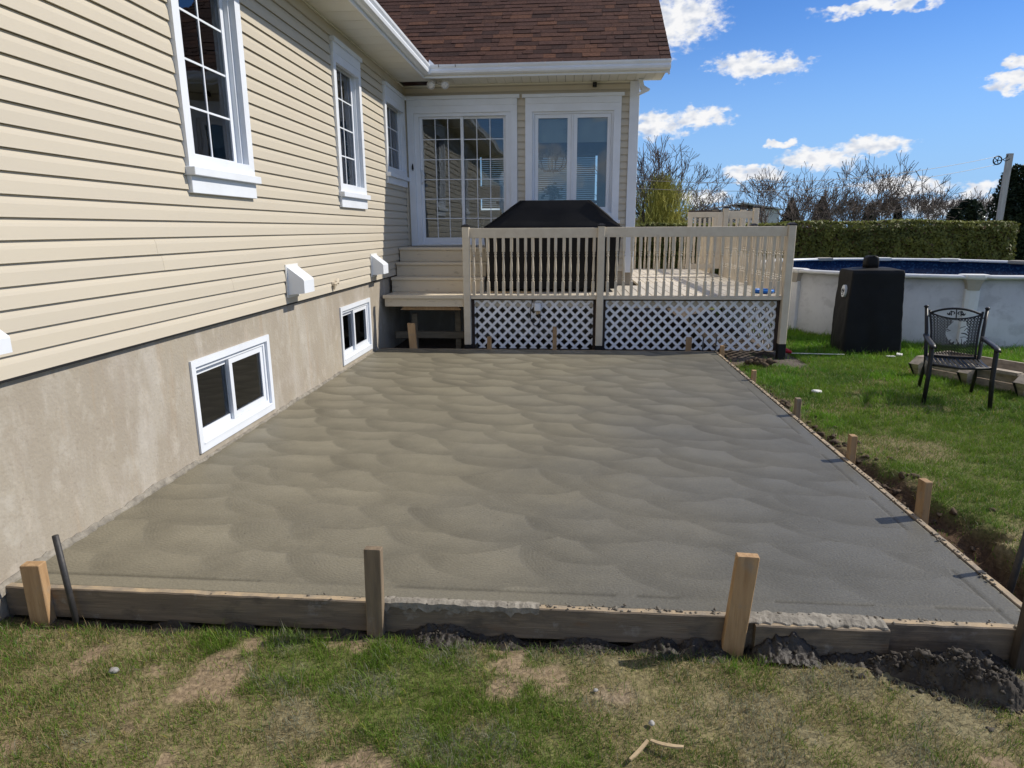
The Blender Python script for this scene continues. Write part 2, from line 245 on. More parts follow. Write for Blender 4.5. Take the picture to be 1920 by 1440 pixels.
# glass: clear pane with a double-glazing reflection
m = bpy.data.materials.new('glass'); m.use_nodes = True; n, l = m.node_tree.nodes, m.node_tree.links; n.remove(n['Principled BSDF'])
fr = n.new('ShaderNodeFresnel'); fr.inputs['IOR'].default_value = 1.5; f2 = n.new('ShaderNodeMath'); f2.operation = 'MULTIPLY_ADD'; f2.use_clamp = True; f2.inputs[1].default_value = 1.1; f2.inputs[2].default_value = .028; l.new(fr.outputs[0], f2.inputs[0])
gl = n.new('ShaderNodeBsdfGlossy'); gl.inputs['Roughness'].default_value = .004; gl.inputs['Color'].default_value = (.92, .95, 1, 1)
tr = n.new('ShaderNodeBsdfTransparent'); tr.inputs['Color'].default_value = (.80, .84, .83, 1)
nz = n.new('ShaderNodeTexNoise'); nz.inputs['Scale'].default_value = 1.6; tcg = n.new('ShaderNodeTexCoord'); l.new(tcg.outputs['Object'], nz.inputs['Vector'])
bpg = n.new('ShaderNodeBump'); bpg.inputs['Strength'].default_value = .05; bpg.inputs['Distance'].default_value = .05; l.new(nz.outputs['Fac'], bpg.inputs['Height']); l.new(bpg.outputs[0], gl.inputs['Normal'])
mx = n.new('ShaderNodeMixShader'); l.new(f2.outputs[0], mx.inputs[0]); l.new(tr.outputs[0], mx.inputs[1]); l.new(gl.outputs[0], mx.inputs[2]); l.new(mx.outputs[0], n['Material Output'].inputs['Surface']); MATS['glass'] = m

# perforated soffit
m = MATS['soffit']; n, l, p = nodes(m); ge = n.new('ShaderNodeNewGeometry')
vo = n.new('ShaderNodeTexVoronoi'); vo.inputs['Scale'].default_value = 70; vo.inputs['Randomness'].default_value = 0; l.new(ge.outputs['Position'], vo.inputs['Vector'])
mr = n.new('ShaderNodeMapRange'); mr.inputs['From Min'].default_value = .16; mr.inputs['From Max'].default_value = .24; mr.inputs['To Min'].default_value = .55; mr.inputs['To Max'].default_value = 1; l.new(vo.outputs['Distance'], mr.inputs['Value'])
sc = n.new('ShaderNodeVectorMath'); sc.operation = 'SCALE'; l.new(p.inputs['Base Color'].links[0].from_socket, sc.inputs[0]); l.new(mr.outputs[0], sc.inputs['Scale']); l.new(sc.outputs[0], p.inputs['Base Color'])

# pool wall print (grey with faint wavy hills) and liner print
mat('pool_wall', (.60, .605, .59), (.52, .525, .51), scale=2, rough=.55, world=True, rvar=0)
add_noise_color(MATS['pool_wall'], [(3.2, (1, 1, 1.4), .52, .62, (.36, .36, .35), .5), (1.6, (1, 1, .5), .5, .7, (.66, .66, .64), .5), (14, (1, 1, .6), .55, .75, (.34, .34, .33), .3)])
mat('liner', (.010, .028, .085), (.03, .085, .19), scale=22, rough=.25, world=True, rvar=0, lo=.52, hi=.62)
mat('water', (.01, .05, .12), rough=.03, spec=.5, rvar=0)

# ------------------------------------------------------------------ mesh helpers
def mesh_from(name, V, Fc, m):
    me = bpy.data.meshes.new(name); me.from_pydata([tuple(v) for v in V], [], [tuple(f) for f in Fc]); me.materials.append(MATS[m]); me.update(); return me
def fast_tris(name, V, T, m, col=None, smooth=False):
    V = np.ascontiguousarray(V, np.float32); T = np.ascontiguousarray(T, np.int32)
    me = bpy.data.meshes.new(name); me.vertices.add(len(V)); me.vertices.foreach_set('co', V.ravel())
    k = T.shape[1]; me.loops.add(T.size); me.loops.foreach_set('vertex_index', T.ravel()); me.polygons.add(len(T))
    me.polygons.foreach_set('loop_start', np.arange(0, T.size, k, dtype=np.int32)); me.polygons.foreach_set('loop_total', np.full(len(T), k, np.int32))
    if smooth: me.polygons.foreach_set('use_smooth', np.ones(len(T), bool))
    if col is not None:
        a = me.color_attributes.new('col', 'FLOAT_COLOR', 'POINT'); c4 = np.ones((len(V), 4), np.float32); c4[:, :3] = col; a.data.foreach_set('color', c4.ravel())
    me.materials.append(MATS[m]); me.update(calc_edges=True); me.validate(); return me
WL = {}
def wloc(o): return WL.get(o.name, Vector((0, 0, 0))) if o else Vector((0, 0, 0))
def add(name, me, parent=None, loc=(0, 0, 0), rot=None, kind=None, label=None):
    o = bpy.data.objects.new(name, me); C.objects.link(o); loc = Vector(loc)
    if parent: o.parent = parent
    o.location = loc - wloc(parent)
    if rot: o.rotation_euler = rot
    WL[o.name] = loc
    if kind: o['kind'] = kind
    if label: o['label'] = label
    return o
def tag(o, label, cat, group=None):
    o['label'] = label; o['category'] = cat
    if group: o['group'] = group
    return o
def thing(name, loc, label, cat, group=None, rot=None):
    o = add(name, None, None, loc); o.empty_display_size = .1
    if rot: o.rotation_euler = rot
    return tag(o, label, cat, group)
BOXC = {}
def box_me(dx, dy, dz, m, bev=.0):
    k = (round(dx, 4), round(dy, 4), round(dz, 4), m, bev)
    if k in BOXC: return BOXC[k]
    bm = bmesh.new(); bmesh.ops.create_cube(bm, size=1); bmesh.ops.scale(bm, vec=(dx, dy, dz), verts=bm.verts)
    if bev: bmesh.ops.bevel(bm, geom=bm.edges[:], offset=min(bev, dx*.4, dy*.4, dz*.4), segments=1, affect='EDGES')
    me = bpy.data.meshes.new('box'); bm.to_mesh(me); bm.free(); me.materials.append(MATS[m]); BOXC[k] = me; return me
def box(name, x0, x1, y0, y1, z0, z1, m, parent=None, bev=0.003, rot=None, **k):
    return add(name, box_me(abs(x1-x0), abs(y1-y0), abs(z1-z0), m, bev), parent, ((x0+x1)/2, (y0+y1)/2, (z0+z1)/2), rot, **k)
class MB:
    def __init__(s): s.v, s.f = [], []
    def addm(s, V, Fc):
        b = len(s.v); s.v += [tuple(v) for v in V]; s.f += [tuple(i+b for i in f) for f in Fc]; return s
    def box(s, x0, x1, y0, y1, z0, z1):
        return s.addm([(x0, y0, z0), (x1, y0, z0), (x1, y1, z0), (x0, y1, z0), (x0, y0, z1), (x1, y0, z1), (x1, y1, z1), (x0, y1, z1)],
                      [(3, 2, 1, 0), (4, 5, 6, 7), (0, 1, 5, 4), (1, 2, 6, 5), (2, 3, 7, 6), (3, 0, 4, 7)])
    def obox(s, c, d, rot):
        M_ = Euler(rot).to_matrix(); c = Vector(c); b = MB().box(-d[0]/2, d[0]/2, -d[1]/2, d[1]/2, -d[2]/2, d[2]/2)
        return s.addm([c + M_ @ Vector(v) for v in b.v], b.f)
    def tube(s, pts, r, n=8, cap=True):
        pts = [Vector(p) for p in pts]; rs = r if isinstance(r, (list, tuple)) else [r]*len(pts); V, Fc = [], []
        for i, p in enumerate(pts):
            d = (pts[min(i+1, len(pts)-1)] - pts[max(i-1, 0)]).normalized(); a = d.orthogonal() if abs(d.z) > .95 else d.cross(Vector((0, 0, 1))); a.normalize(); b = d.cross(a)
            for k in range(n):
                t = 2*math.pi*k/n; V.append(p + (a*math.cos(t) + b*math.sin(t))*rs[i])
        for i in range(len(pts)-1):
            for k in range(n): Fc.append((i*n+k, i*n+(k+1) % n, (i+1)*n+(k+1) % n, (i+1)*n+k))
        if cap: Fc += [tuple(range(n))[::-1], tuple(range((len(pts)-1)*n, len(pts)*n))]
        return s.addm(V, Fc)
    def loft(s, rings, cap0=True, cap1=True):
        n = len(rings[0]); V = [p for r_ in rings for p in r_]; Fc = []
        for i in range(len(rings)-1):
            for k in range(n): Fc.append((i*n+k, i*n+(k+1) % n, (i+1)*n+(k+1) % n, (i+1)*n+k))
        if cap0: Fc.append(tuple(range(n))[::-1])
        if cap1: Fc.append(tuple(range((len(rings)-1)*n, len(rings)*n)))
        return s.addm(V, Fc)
    def lathe(s, prof, n=12, c=(0, 0, 0)):
        return s.loft([[(c[0]+r*math.cos(2*math.pi*k/n), c[1]+r*math.sin(2*math.pi*k/n), c[2]+z) for k in range(n)] for r, z in prof])
    def prism(s, poly, a0, a1, fn):  # poly of (p,q), extruded a0..a1, fn(p,q,a)->xyz
        return s.loft([[fn(p, q, a0) for p, q in poly], [fn(p, q, a1) for p, q in poly]])
    def build(s, name, m, parent=None, smooth=False, origin=None, **k):
        o0 = Vector(origin) if origin is not None else (Vector((sum(v[0] for v in s.v), sum(v[1] for v in s.v), sum(v[2] for v in s.v)))/len(s.v))
        me = mesh_from(name, [Vector(v)-o0 for v in s.v], s.f, m)
        bm = bmesh.new(); bm.from_mesh(me); bmesh.ops.recalc_face_normals(bm, faces=bm.faces); bm.to_mesh(me); bm.free()
        if smooth: me.shade_smooth()
        return add(name, me, parent, o0, **k)
_vn = {}
def vnoise(x, y, scale, seed=0, octv=3):
    x = np.asarray(x, float)*scale; y = np.asarray(y, float)*scale; out = 0; amp = 1; tot = 0
    for k in range(octv):
        key = (seed, k)
        if key not in _vn: _vn[key] = np.random.RandomState(seed*31+k+5).rand(128, 128)
        T = _vn[key]; xi = np.floor(x).astype(int); yi = np.floor(y).astype(int); fx = x-xi; fy = y-yi; fx = fx*fx*(3-2*fx); fy = fy*fy*(3-2*fy)
        a = T[xi % 128, yi % 128]; b = T[(xi+1) % 128, yi % 128]; c = T[xi % 128, (yi+1) % 128]; d = T[(xi+1) % 128, (yi+1) % 128]
        out = out + amp*((a*(1-fx)+b*fx)*(1-fy)+(c*(1-fx)+d*fx)*fy); tot += amp; amp *= .5; x = x*2.03+11.3; y = y*2.03+4.7
    return out/tot
# ------------------------------------------------------------------ the setting: lawn and patio slab
XL, XR, YF, YB = -2.585, 1.958, 2.570, 8.738
def sst(a, b, x): t = np.clip((x-a)/(b-a), 0, 1); return t*t*(3-2*t)
def trench(x, y):
    w = (.08 + .36*sst(6.0, 3.4, y))*(.4 + 1.15*vnoise(y, y*0+3, 2.3, 9)) + .20*(vnoise(x, y, 6, 10)-.5)
    t = x-1.995
    return sst(w+.09, w-.04, t)*(t > -.06)*sst(1.9, 2.4, y)*sst(9.1, 8.7, y)
def lawn_h(x, y):
    h = -.132 + .03*(vnoise(x, y, 1.1, 1)-.5) + .022*(vnoise(x, y, 6, 2)-.5) + .012*(vnoise(x, y, 21, 3)-.5)
    h = h - trench(x, y)*(.045+.15*sst(5.6, 3.0, y)+.05*(vnoise(x, y, 8, 4)-.5))
    lip = sst(.62, .30, x-2.0)*sst(.05, .2, x-2.0)*(y > 2.4)*(y < 8.4)*sst(7.5, 5, y); h = h + lip*(.11*np.clip(vnoise(x, y, 5.5, 12)-.42, 0, 1)+.03*(vnoise(x, y, 15, 13)-.5))
    h = h - .022*sst(2.40, 2.47, y)*(y < 2.56)*(x < 2.0)*(x > -2.8)
    far = np.sqrt(x*x+y*y); h = np.where(far > 30, -.14, h)
    return np.where((x > XL)*(x < 1.97)*(y > 2.545)*(y < 8.77), -.20, h)
def lawn_kind(x, y):   # bare earth, cement dust, dryness (0..1)
    nb = vnoise(x, y, 4.6, 20, 4); bare = sst(.62, .72, nb + .10*sst(2.0, 2.5, y)*(y < 2.6)*sst(-2.4, -1.0, x) - .5*sst(2.05, 2.5, x)*(y > 2.4) - .12*sst(-1.2, -2.6, x))
    dust = sst(.55, .70, vnoise(x, y, 4.2, 23, 4) + .06*(x > 0)*(y < 2.6) - .35*sst(2.1, 2.6, x)*(y > 2.4) - .3*sst(-1., -2.2, x))
    dry = sst(.42, .62, vnoise(x, y, 1.7, 27, 4) - .14*sst(6.5, 9, y) - .07*(x > 2.1)*(y > 2.5) + .05*(y < 2.6))
    edge = sst(.32, .05, x-2.0-.15*vnoise(y, y*0, 2, 31))*(y > 2.3)*(x > 1.9)
    gravel = ((x > 1.95)*(x < 3.1)*sst(8.35, 8.6, y + .3*(vnoise(x, y, 4, 33)-.5))*(y < 15)) + (x < 3.0)*(y > 8.6)
    return np.clip(np.maximum(bare, gravel*.9), 0, 1), dust, dry, edge, np.clip(gravel, 0, 1)
def lawn():
    fx = np.concatenate([np.arange(-3.2, 3.4, .03), np.arange(3.4, 9.6, .07)]); fy = np.concatenate([np.arange(1.2, 2.9, .025), np.arange(2.9, 9.2, .035), np.arange(9.2, 15.5, .09)])
    xs = np.concatenate([[-3000, -1000, -300, -100, -40, -15, -7, -4.5], fx, [11, 14, 20, 30, 50, 110, 300, 1000, 3000]])
    ys = np.concatenate([[-3000, -1000, -300, -100, -40, -15, -6, -2, 0, .7], fy, [16.5, 18, 20, 24, 32, 50, 110, 300, 1000, 3000]])
    X, Y = np.meshgrid(xs, ys, indexing='ij'); Z = lawn_h(X, Y); bare, dust, dry, edge, grav = lawn_kind(X, Y); tr = trench(X, Y)
    c = np.zeros(X.shape+(3,)); c[:] = (.115, .125, .042)
    def mix(f, rgb):
        nonlocal c; c = c*(1-f[..., None]) + np.array(rgb)*f[..., None]
    mix(dry*.75, (.22, .18, .10)); mix(bare*.9, (.255, .19, .125)); mix(dust*.22, (.23, .21, .16)); mix(grav, (.13, .11, .095)); mix(edge*.7, (.11, .075, .046)); mix(np.clip(tr*1.4, 0, 1), (.085, .054, .033))
    fr = sst(2.40, 2.46, Y)*(Y < 2.58)*(X < 2.2); mix(fr*.75, (.09, .075, .058))
    V = np.stack([X, Y, Z], -1).reshape(-1, 3); nx, ny = X.shape; I = np.arange(nx*ny).reshape(nx, ny)
    Q = np.stack([I[:-1, :-1], I[1:, :-1], I[1:, 1:], I[:-1, 1:]], -1).reshape(-1, 4)
    return add('lawn', fast_tris('lawn', V, Q, 'lawn_soil', c.reshape(-1, 3), True), kind='structure')
lawn()

def patio():
    nx, ny = 400, 540; xs = np.linspace(XL+.002, XR, nx); ys = np.linspace(YF, YB, ny); X, Y = np.meshgrid(xs, ys, indexing='ij')
    own = np.full(X.shape, .5); arc = np.full(X.shape, 0.); hh = np.zeros(X.shape); rs = np.random.RandomState(5); pitch = .30
    row = 0; yc = 2.45
    while yc < 9.6:
        xo = -2.9 + rs.uniform(0, .5); xc = xo
        while xc < 2.5:
            Rr = .40 + rs.uniform(-.05, .06); cx, cy = xc + rs.uniform(-.11, .11), yc + rs.uniform(-.05, .05) + .04*math.sin(xc*1.3+row)
            ax = rs.uniform(.74, .92); ln = rs.uniform(-.12, .12)
            i0, i1 = np.searchsorted(xs, [cx-Rr*1.3, cx+Rr*1.3]); j0, j1 = np.searchsorted(ys, [cy-Rr*1.2, cy+Rr*1.2])
            if i1 > i0 and j1 > j0:
                dx, dy = X[i0:i1, j0:j1]-cx, Y[i0:i1, j0:j1]-cy; r = np.sqrt((dx*ax+ln*dy)**2 + dy**2) + .05*(vnoise(X[i0:i1, j0:j1], Y[i0:i1, j0:j1], 4, 40)-.5); t = (Rr-r)/pitch
                a = sst(0, .035, t)*sst(.9, .35, dy/Rr)                        # soft leading edge of the stroke
                side = .5+.5*np.tanh(dx/Rr*1.4)
                st = rs.uniform(.55, 1.15)*(.5+.8*float(vnoise(cx, cy, .7, 48)))*float(np.interp(cy, [2.6, 4.5, 7.5], [.72, .98, 1.22]))  # tone contrast weakened towards the front, imitating sun and view angle
                tone = .5 + st*(.42*sst(.12, .9, t) - .24*sst(.5, .0, t) + .18*sst(.05, 0, t) + .12*(side-.5)) + rs.uniform(-.07, .07)
                hgt = .0030*sst(.0, .55, t) - .0016*sst(.4, 1.1, t) + .0011*np.exp(-(t/.05)**2)
                own[i0:i1, j0:j1] = own[i0:i1, j0:j1]*(1-a)+tone*a; hh[i0:i1, j0:j1] = hh[i0:i1, j0:j1]*(1-a)+hgt*a; arc[i0:i1, j0:j1] = np.where(a > .5, r, arc[i0:i1, j0:j1])
            xc += .47*rs.uniform(.8, 1.22)
        yc += pitch*rs.uniform(.92, 1.08); row += 1
    nz = vnoise(X, Y, 3, 41, 4)-.5; own = np.clip(own + .45*nz + .28*(vnoise(X, Y, 16, 42)-.5) + .25*(vnoise(X*.35, Y*2.2, 4, 46)-.5), 0, 1.2)
    # edger mark along the boards
    eF = Y-YF; eR = XR-X; rim = np.maximum(sst(.115, .085, eF), sst(.115, .085, eR)); own = own*(1-rim)+rim*(.62+.4*nz); hh = hh*(1-rim)+.0005*rim
    gl = np.exp(-((eF-.100-.006*(vnoise(X, Y, 2, 44)-.5))/.007)**2)*(vnoise(X, Y, 2.5, 43) > .40) + np.exp(-((eR-.100)/.007)**2)*(vnoise(X, Y, 2.5, 47) > .42)
    hh = hh - .005*gl; own = own - .8*gl; arc = arc*(1-rim)
    Z = hh + .004*(vnoise(X, Y, .8, 45)-.5)-.002
    V = np.stack([X, Y, Z], -1).reshape(-1, 3); I = np.arange(nx*ny).reshape(nx, ny); Q = np.stack([I[:-1, :-1], I[1:, :-1], I[1:, 1:], I[:-1, 1:]], -1).reshape(-1, 4)
    # sides
    rim_i = np.concatenate([I[:, 0], I[-1, 1:], I[-2::-1, -1], I[0, -2:0:-1]]); V2 = V[rim_i].copy(); V2[:, 2] = -.16; b = len(V); k = len(rim_i)
    sQ = np.stack([np.roll(rim_i, -1), rim_i, b+np.arange(k), b+(np.arange(k)+1) % k], -1)
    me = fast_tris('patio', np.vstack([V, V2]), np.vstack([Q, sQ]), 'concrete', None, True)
    for nm, arr in (('tone', own), ('arc', arc)):
        a = me.attributes.new(nm, 'FLOAT', 'POINT'); a.data.foreach_set('value', np.concatenate([arr.reshape(-1), np.full(k, .3)]).astype(np.float32))
    return add('patio', me, kind='structure')
patio()

# ------------------------------------------------------------------ house
HZ0, REV, NC = .94, .1035, 27
XW, YW, SOF = -2.56, 10.65, .94+.1035*27
house = thing('house', (XW, 6.0, 0), 'beige vinyl sided house with white trim and brown shingled wing', 'house')
LW = lambda u, d, z: (XW+d, u, z)          # left wall: u runs along Y, d outward
FW = lambda u, d, z: (u, YW-d, z)          # wing front wall: u runs along X
def lbox(name, f, u0, u1, d0, d1, z0, z1, m, parent, bev=.003, **k):
    a, b = f(u0, d0, z0), f(u1, d1, z1)
    return box(name, min(a[0], b[0]), max(a[0], b[0]), min(a[1], b[1]), max(a[1], b[1]), z0, z1, m, parent, bev, **k)
def cut(segs, a, b):
    out = []
    for s, e in segs:
        if b <= s or a >= e: out.append((s, e)); continue
        if a > s: out.append((s, a))
        if b < e: out.append((b, e))
    return out
PROF = [(-.012, .1075), (-.001, .104), (.0015, .094), (.0075, .078), (.0115, .062), (.0155, .010), (.0165, .0015), (.0145, 0.0), (.0, .003), (-.012, .006)]
def plank(f, u0, u1, z, du=0):
    n_ = max(1, int((u1-u0)/.45)); b = MB(); b.loft([[f(u, d-.012+du+.0016*(float(vnoise(u, z*9, 1.3, 55))-.5), z+q+.0022*(float(vnoise(u, z*7+3, .9, 56))-.5)) for d, q in PROF] for u in np.linspace(u0, u1, n_+1)]); return b.build('siding_board', 'siding', house)
OPEN_L = [(4.42, 5.36, 1.86, 3.60), (7.45, 8.41, 1.86, 3.60), (9.48, 10.63, 2.25, 3.565)]
OPEN_F = [(-2.50, -.81, .5, 3.57), (-.665, .765, 1.71, 3.57)]
JOINT = {5: [4.0], 4: [4.05, 7.0], 3: [2.2, 6.0], 9: [6.6], 12: [2.9], 2: [4.9], 7: [8.9]}
for k in range(NC):
    z = HZ0 + k*REV
    for f, s, e, ops in ((LW, -4.0, YW-.012, OPEN_L), (FW, XW+.012, .895, OPEN_F)):
        segs = [(s, e)]
        for a, b, z0, z1 in ops:
            if z+REV*.55 > z0 and z+REV*.45 < z1: segs = cut(segs, a, b)
        if f is LW:
            for j in JOINT.get(k, []):
                ns = []
                for a, b in segs: ns += [(a, j), (j-.02, b)] if a < j < b else [(a, b)]
                segs = ns
        for i, (a, b) in enumerate(segs):
            if b-a > .015: plank(f, a, b, z, du=.0010 if (f is LW and i % 2 and k in JOINT) else 0)
# sheathing behind the boards, foundation, hidden walls
def wall_with_holes(name, f, u0, u1, z0, z1, holes, d0, d1, m, parent=house):
    us = sorted({u0, u1, *[h[0] for h in holes], *[h[1] for h in holes]}); zs = sorted({z0, z1, *[h[2] for h in holes], *[h[3] for h in holes]}); b = MB()
    for i in range(len(us)-1):
        for j in range(len(zs)-1):
            uc, zc = (us[i]+us[i+1])/2, (zs[j]+zs[j+1])/2
            if not any(h[0] < uc < h[1] and h[2] < zc < h[3] for h in holes):
                b.addm([f(us[i], d1, zs[j]), f(us[i+1], d1, zs[j]), f(us[i+1], d1, zs[j+1]), f(us[i], d1, zs[j+1])], [(0, 1, 2, 3)])
                b.addm([f(us[i], d0, zs[j]), f(us[i+1], d0, zs[j]), f(us[i+1], d0, zs[j+1]), f(us[i], d0, zs[j+1])], [(0, 1, 2, 3)])
    for h in holes:
        q = [(h[0], h[2]), (h[1], h[2]), (h[1], h[3]), (h[0], h[3])]
        for i in range(4):
            (a, c), (a2, c2) = q[i], q[(i+1) % 4]; b.addm([f(a, d0, c), f(a2, d0, c2), f(a2, d1, c2), f(a, d1, c)], [(0, 1, 2, 3)])
    return b.build(name, m, parent)
GL1 = [(4.50, 5.28, 2.05, 3.44), (7.53, 8.33, 2.05, 3.44), (9.56, 10.54, 2.42, 3.40)]
BW = [(4.22, 5.43, .056, .722), (7.28, 8.43, .060, .735)]
wall_with_holes('sheathing', LW, -4.0, YW+.05, HZ0+.01, SOF, GL1, -.20, -.026, 'interior_dark')
wall_with_holes('sheathing', FW, XW-.05, 1.0, HZ0+.01, SOF, [(-2.36, -.95, 1.36, 3.40), (-.56, .66, 1.78, 3.40)], -.16, -.026, 'interior')
wall_with_holes('foundation', LW, -4.0, YW+.05, -.4, HZ0-.004, BW, -.25, -.028, 'stucco')
box('foundation', XW-.03, 1.03, YW+.028, YW+.25, -.4, HZ0-.005, 'stucco', house, 0)
box('starter_strip', XW-.027, XW+.003, -4, YW-.02, HZ0-.012, HZ0+.004, 'dark', house, 0)
# cracked mortar ridge where the slab meets the foundation
b = MB(); ys = np.arange(2.45, 8.72, .035); rs = np.random.RandomState(8); prev = None
for y in ys:
    w = .010+.016*rs.rand(); h = .012+.038*float(vnoise(y, 0, 3, 50))*(.5+rs.rand()*.8)*(1.0 if y < 5 else .6)
    if any(a-.05 < y < c+.05 for a, c, _, _ in BW): h *= .45
    r_ = [(XL-.02, y, -.03), (XL+w+.006, y, -.03), (XL+w, y, .001+h*.25), (XL+.003, y, h), (XL-.02, y, h)]
    if prev: b.addm(prev+r_, [(i, (i+1) % 5, 5+(i+1) % 5, 5+i) for i in range(5)])
    prev = r_
b.build('mortar_ridge', 'cement', house)

def pane(name, f, u0, u1, d, z0, z1, parent, m='glass'):
    a = [f(u0, d, z0), f(u1, d, z0), f(u1, d, z1), f(u0, d, z1), f(u0, d-.006, z0), f(u1, d-.006, z0), f(u1, d-.006, z1), f(u0, d-.006, z1)]
    return MB().addm(a, [(0, 1, 2, 3), (7, 6, 5, 4), (0, 4, 5, 1), (1, 5, 6, 2), (2, 6, 7, 3), (3, 7, 4, 0)]).build(name, m, parent)
def frame_mb(f, u0, u1, z0, z1, w, d0, d1, b=None, wb=None, wt=None):
    b = b or MB(); wb = wb or w; wt = wt or w
    for (a, c, e, g_) in ((u0, u0+w, z0, z1), (u1-w, u1, z0, z1), (u0+w, u1-w, z0, z0+wb), (u0+w, u1-w, z1-wt, z1)):
        p, q = f(a, d0, e), f(c, d1, g_); b.box(min(p[0], q[0]), max(p[0], q[0]), min(p[1], q[1]), max(p[1], q[1]), e, g_)
    return b
def casement(f, u0, u1, z0, z1, hole, cols, rows, label):
    h0, h1, g0, g1 = hole
    w = frame_mb(f, h0-.085, h1+.085, g0-.03, g1+.02, .085, -.02, .026).build('window', 'white', house, label=label)
    lbox('window_head', f, u0+.015, u1-.015, -.018, .032, g1+.02, z1-.045, 'white', w); lbox('crown', f, u0-.005, u1+.005, -.018, .055, z1-.045, z1, 'white', w)
    lbox('window_sill', f, u0-.01, u1+.01, -.018, .07, g0-.085, g0-.03, 'white', w); lbox('apron', f, u0+.01, u1-.01, -.018, .03, z0, g0-.085, 'white', w)
    frame_mb(f, h0+.001, h1-.001, g0+.001, g1-.001, .022, -.105, -.019).build('jamb', 'white', w)
    frame_mb(f, h0+.024, h1-.024, g0+.024, g1-.024, .052, -.088, -.055).build('sash', 'white', w)
    a0, a1, c0, c1 = h0+.076, h1-.076, g0+.076, g1-.076
    pane('pane', f, a0-.004, a1+.004, -.068, c0-.004, c1+.004, w)
    for i in range(1, cols): u = a0+(a1-a0)*i/cols; lbox('muntin', f, u-.007, u+.007, -.067, -.060, c0, c1, 'white', w, 0)
    for i in range(1, rows): z = c0+(c1-c0)*i/rows; lbox('muntin', f, a0, a1, -.0672, -.0602, z-.007, z+.007, 'white', w, 0)
    return w
casement(LW, 4.41, 5.37, 1.85, 3.61, GL1[0], 2, 4, 'tall casement window nearest the camera')
casement(LW, 7.44, 8.42, 1.85, 3.61, GL1[1], 2, 4, 'tall casement window in the middle of the wall')
casement(LW, 9.47, 10.62, 2.24, 3.575, GL1[2], 2, 3, 'short casement window in the corner')
for (a, c, z0, z1) in BW:
    w = frame_mb(LW, a, c, z0, z1, .05, -.10, -.012).build('basement_window', 'white', house)
    frame_mb(LW, a+.052, c-.052, z0+.052, z1-.052, .03, -.098, -.035, wb=.045).build('track', 'white', w)
    m_ = a + (c-a)*.47
    frame_mb(LW, a+.084, m_+.03, z0+.099, z1-.084, .042, -.094, -.072).build('sash', 'white', w); frame_mb(LW, m_-.012, c-.084, z0+.099, z1-.084, .046, -.068, -.044).build('sash', 'white', w)
    pane('pane', LW, a+.122, m_-.008, -.080, z0+.137, z1-.122, w); pane('pane', LW, m_+.03, c-.126, -.054, z0+.141, z1-.126, w)
    lbox('window_sill', LW, a+.052, c-.052, -.034, -.008, z0+.051, z0+.066, 'white', w)
# sliding door
dr = frame_mb(FW, -2.505, -.80, 1.345, 3.44, .10, -.02, .03, wb=.02).build('patio_door', 'white', house)
lbox('door_head', FW, -2.505, -.80, -.018, .034, 3.441, 3.53, 'white', dr); lbox('crown', FW, -2.515, -.763, -.018, .058, 3.531, 3.583, 'white', dr)
frame_mb(FW, -2.404, -.901, 1.366, 3.34, .075, -.13, -.005, wb=.03, wt=.045).build('door_frame', 'white', dr)
for (u0, u1, dd, z0) in ((-2.328, -1.640, -.045, 1.397), (-1.690, -.977, -.085, 1.397)):
    pn = frame_mb(FW, u0, u1, z0, 3.294, .045, dd-.035, dd, wb=.075, wt=.03).build('door_panel', 'white', dr)
    a0, a1, c0, c1 = u0+.045, u1-.045, z0+.075, 3.264
    pane('pane', FW, a0-.004, a1+.004, dd-.014, c0-.004, c1+.004, pn)
    for i in (1, 2): u = a0+(a1-a0)*i/3; lbox('muntin', FW, u-.006, u+.006, dd-.012, dd-.005, c0, c1, 'white', pn, 0)
    for i in range(1, 6): z = c0+(c1-c0)*i/6; lbox('muntin', FW, a0, a1, dd-.0125, dd-.0048, z-.006, z+.006, 'white', pn, 0)
MB().tube([FW(-2.315, -.045, 2.30), FW(-2.31, -.005, 2.31), FW(-2.27, .012, 2.36), FW(-2.27, .012, 2.44), FW(-2.31, -.005, 2.49), FW(-2.315, -.045, 2.50)], .011, 8).build('door_handle', 'white', dr, True)
b = MB().tube([FW(-2.44, .032, 2.50), FW(-2.44, .045, 2.52), FW(-2.44, .045, 2.57), FW(-2.44, .032, 2.60)], [.008, .016, .012, .006], 8); b.build('key_hook', 'dark', dr)
lbox('threshold', FW, -2.42, -.88, -.02, .05, 1.345, 1.364, 'white_dirty', dr)
# double casement window beside the door
w = frame_mb(FW, -.674, .773, 1.73, 3.44, .108, -.02, .028).build('window', 'white', house, label='wide double window beside the patio door')
lbox('window_head', FW, -.674, .773, -.018, .034, 3.441, 3.53, 'white', w); lbox('crown', FW, -.722, .813, -.018, .058, 3.531, 3.578, 'white', w); lbox('window_sill', FW, -.70, .80, -.018, .06, 1.68, 1.729, 'white', w)
frame_mb(FW, -.565, .664, 1.84, 3.331, .03, -.11, -.006).build('jamb', 'white', w)
lbox('mullion', FW, .028, .062, -.109, -.02, 1.871, 3.30, 'white', w)
for u0, u1 in ((-.533, .026), (.064, .632)):
    s_ = frame_mb(FW, u0, u1, 1.872, 3.299, .056, -.075, -.03).build('sash', 'white', w); pane('pane', FW, u0+.052, u1-.052, -.05, 1.924, 3.247, w)
# corner boards, inside corner post
box('corner_board', .893, 1.035, YW-.03, YW-.001, HZ0-.02, SOF-.001, 'white', house); box('corner_board', 1.006, 1.036, YW, YW+.12, HZ0-.02, SOF-.001, 'white', house)
box('corner_post', XW-.001, XW+.028, YW-.028, YW+.001, HZ0, SOF-.002, 'siding', house)
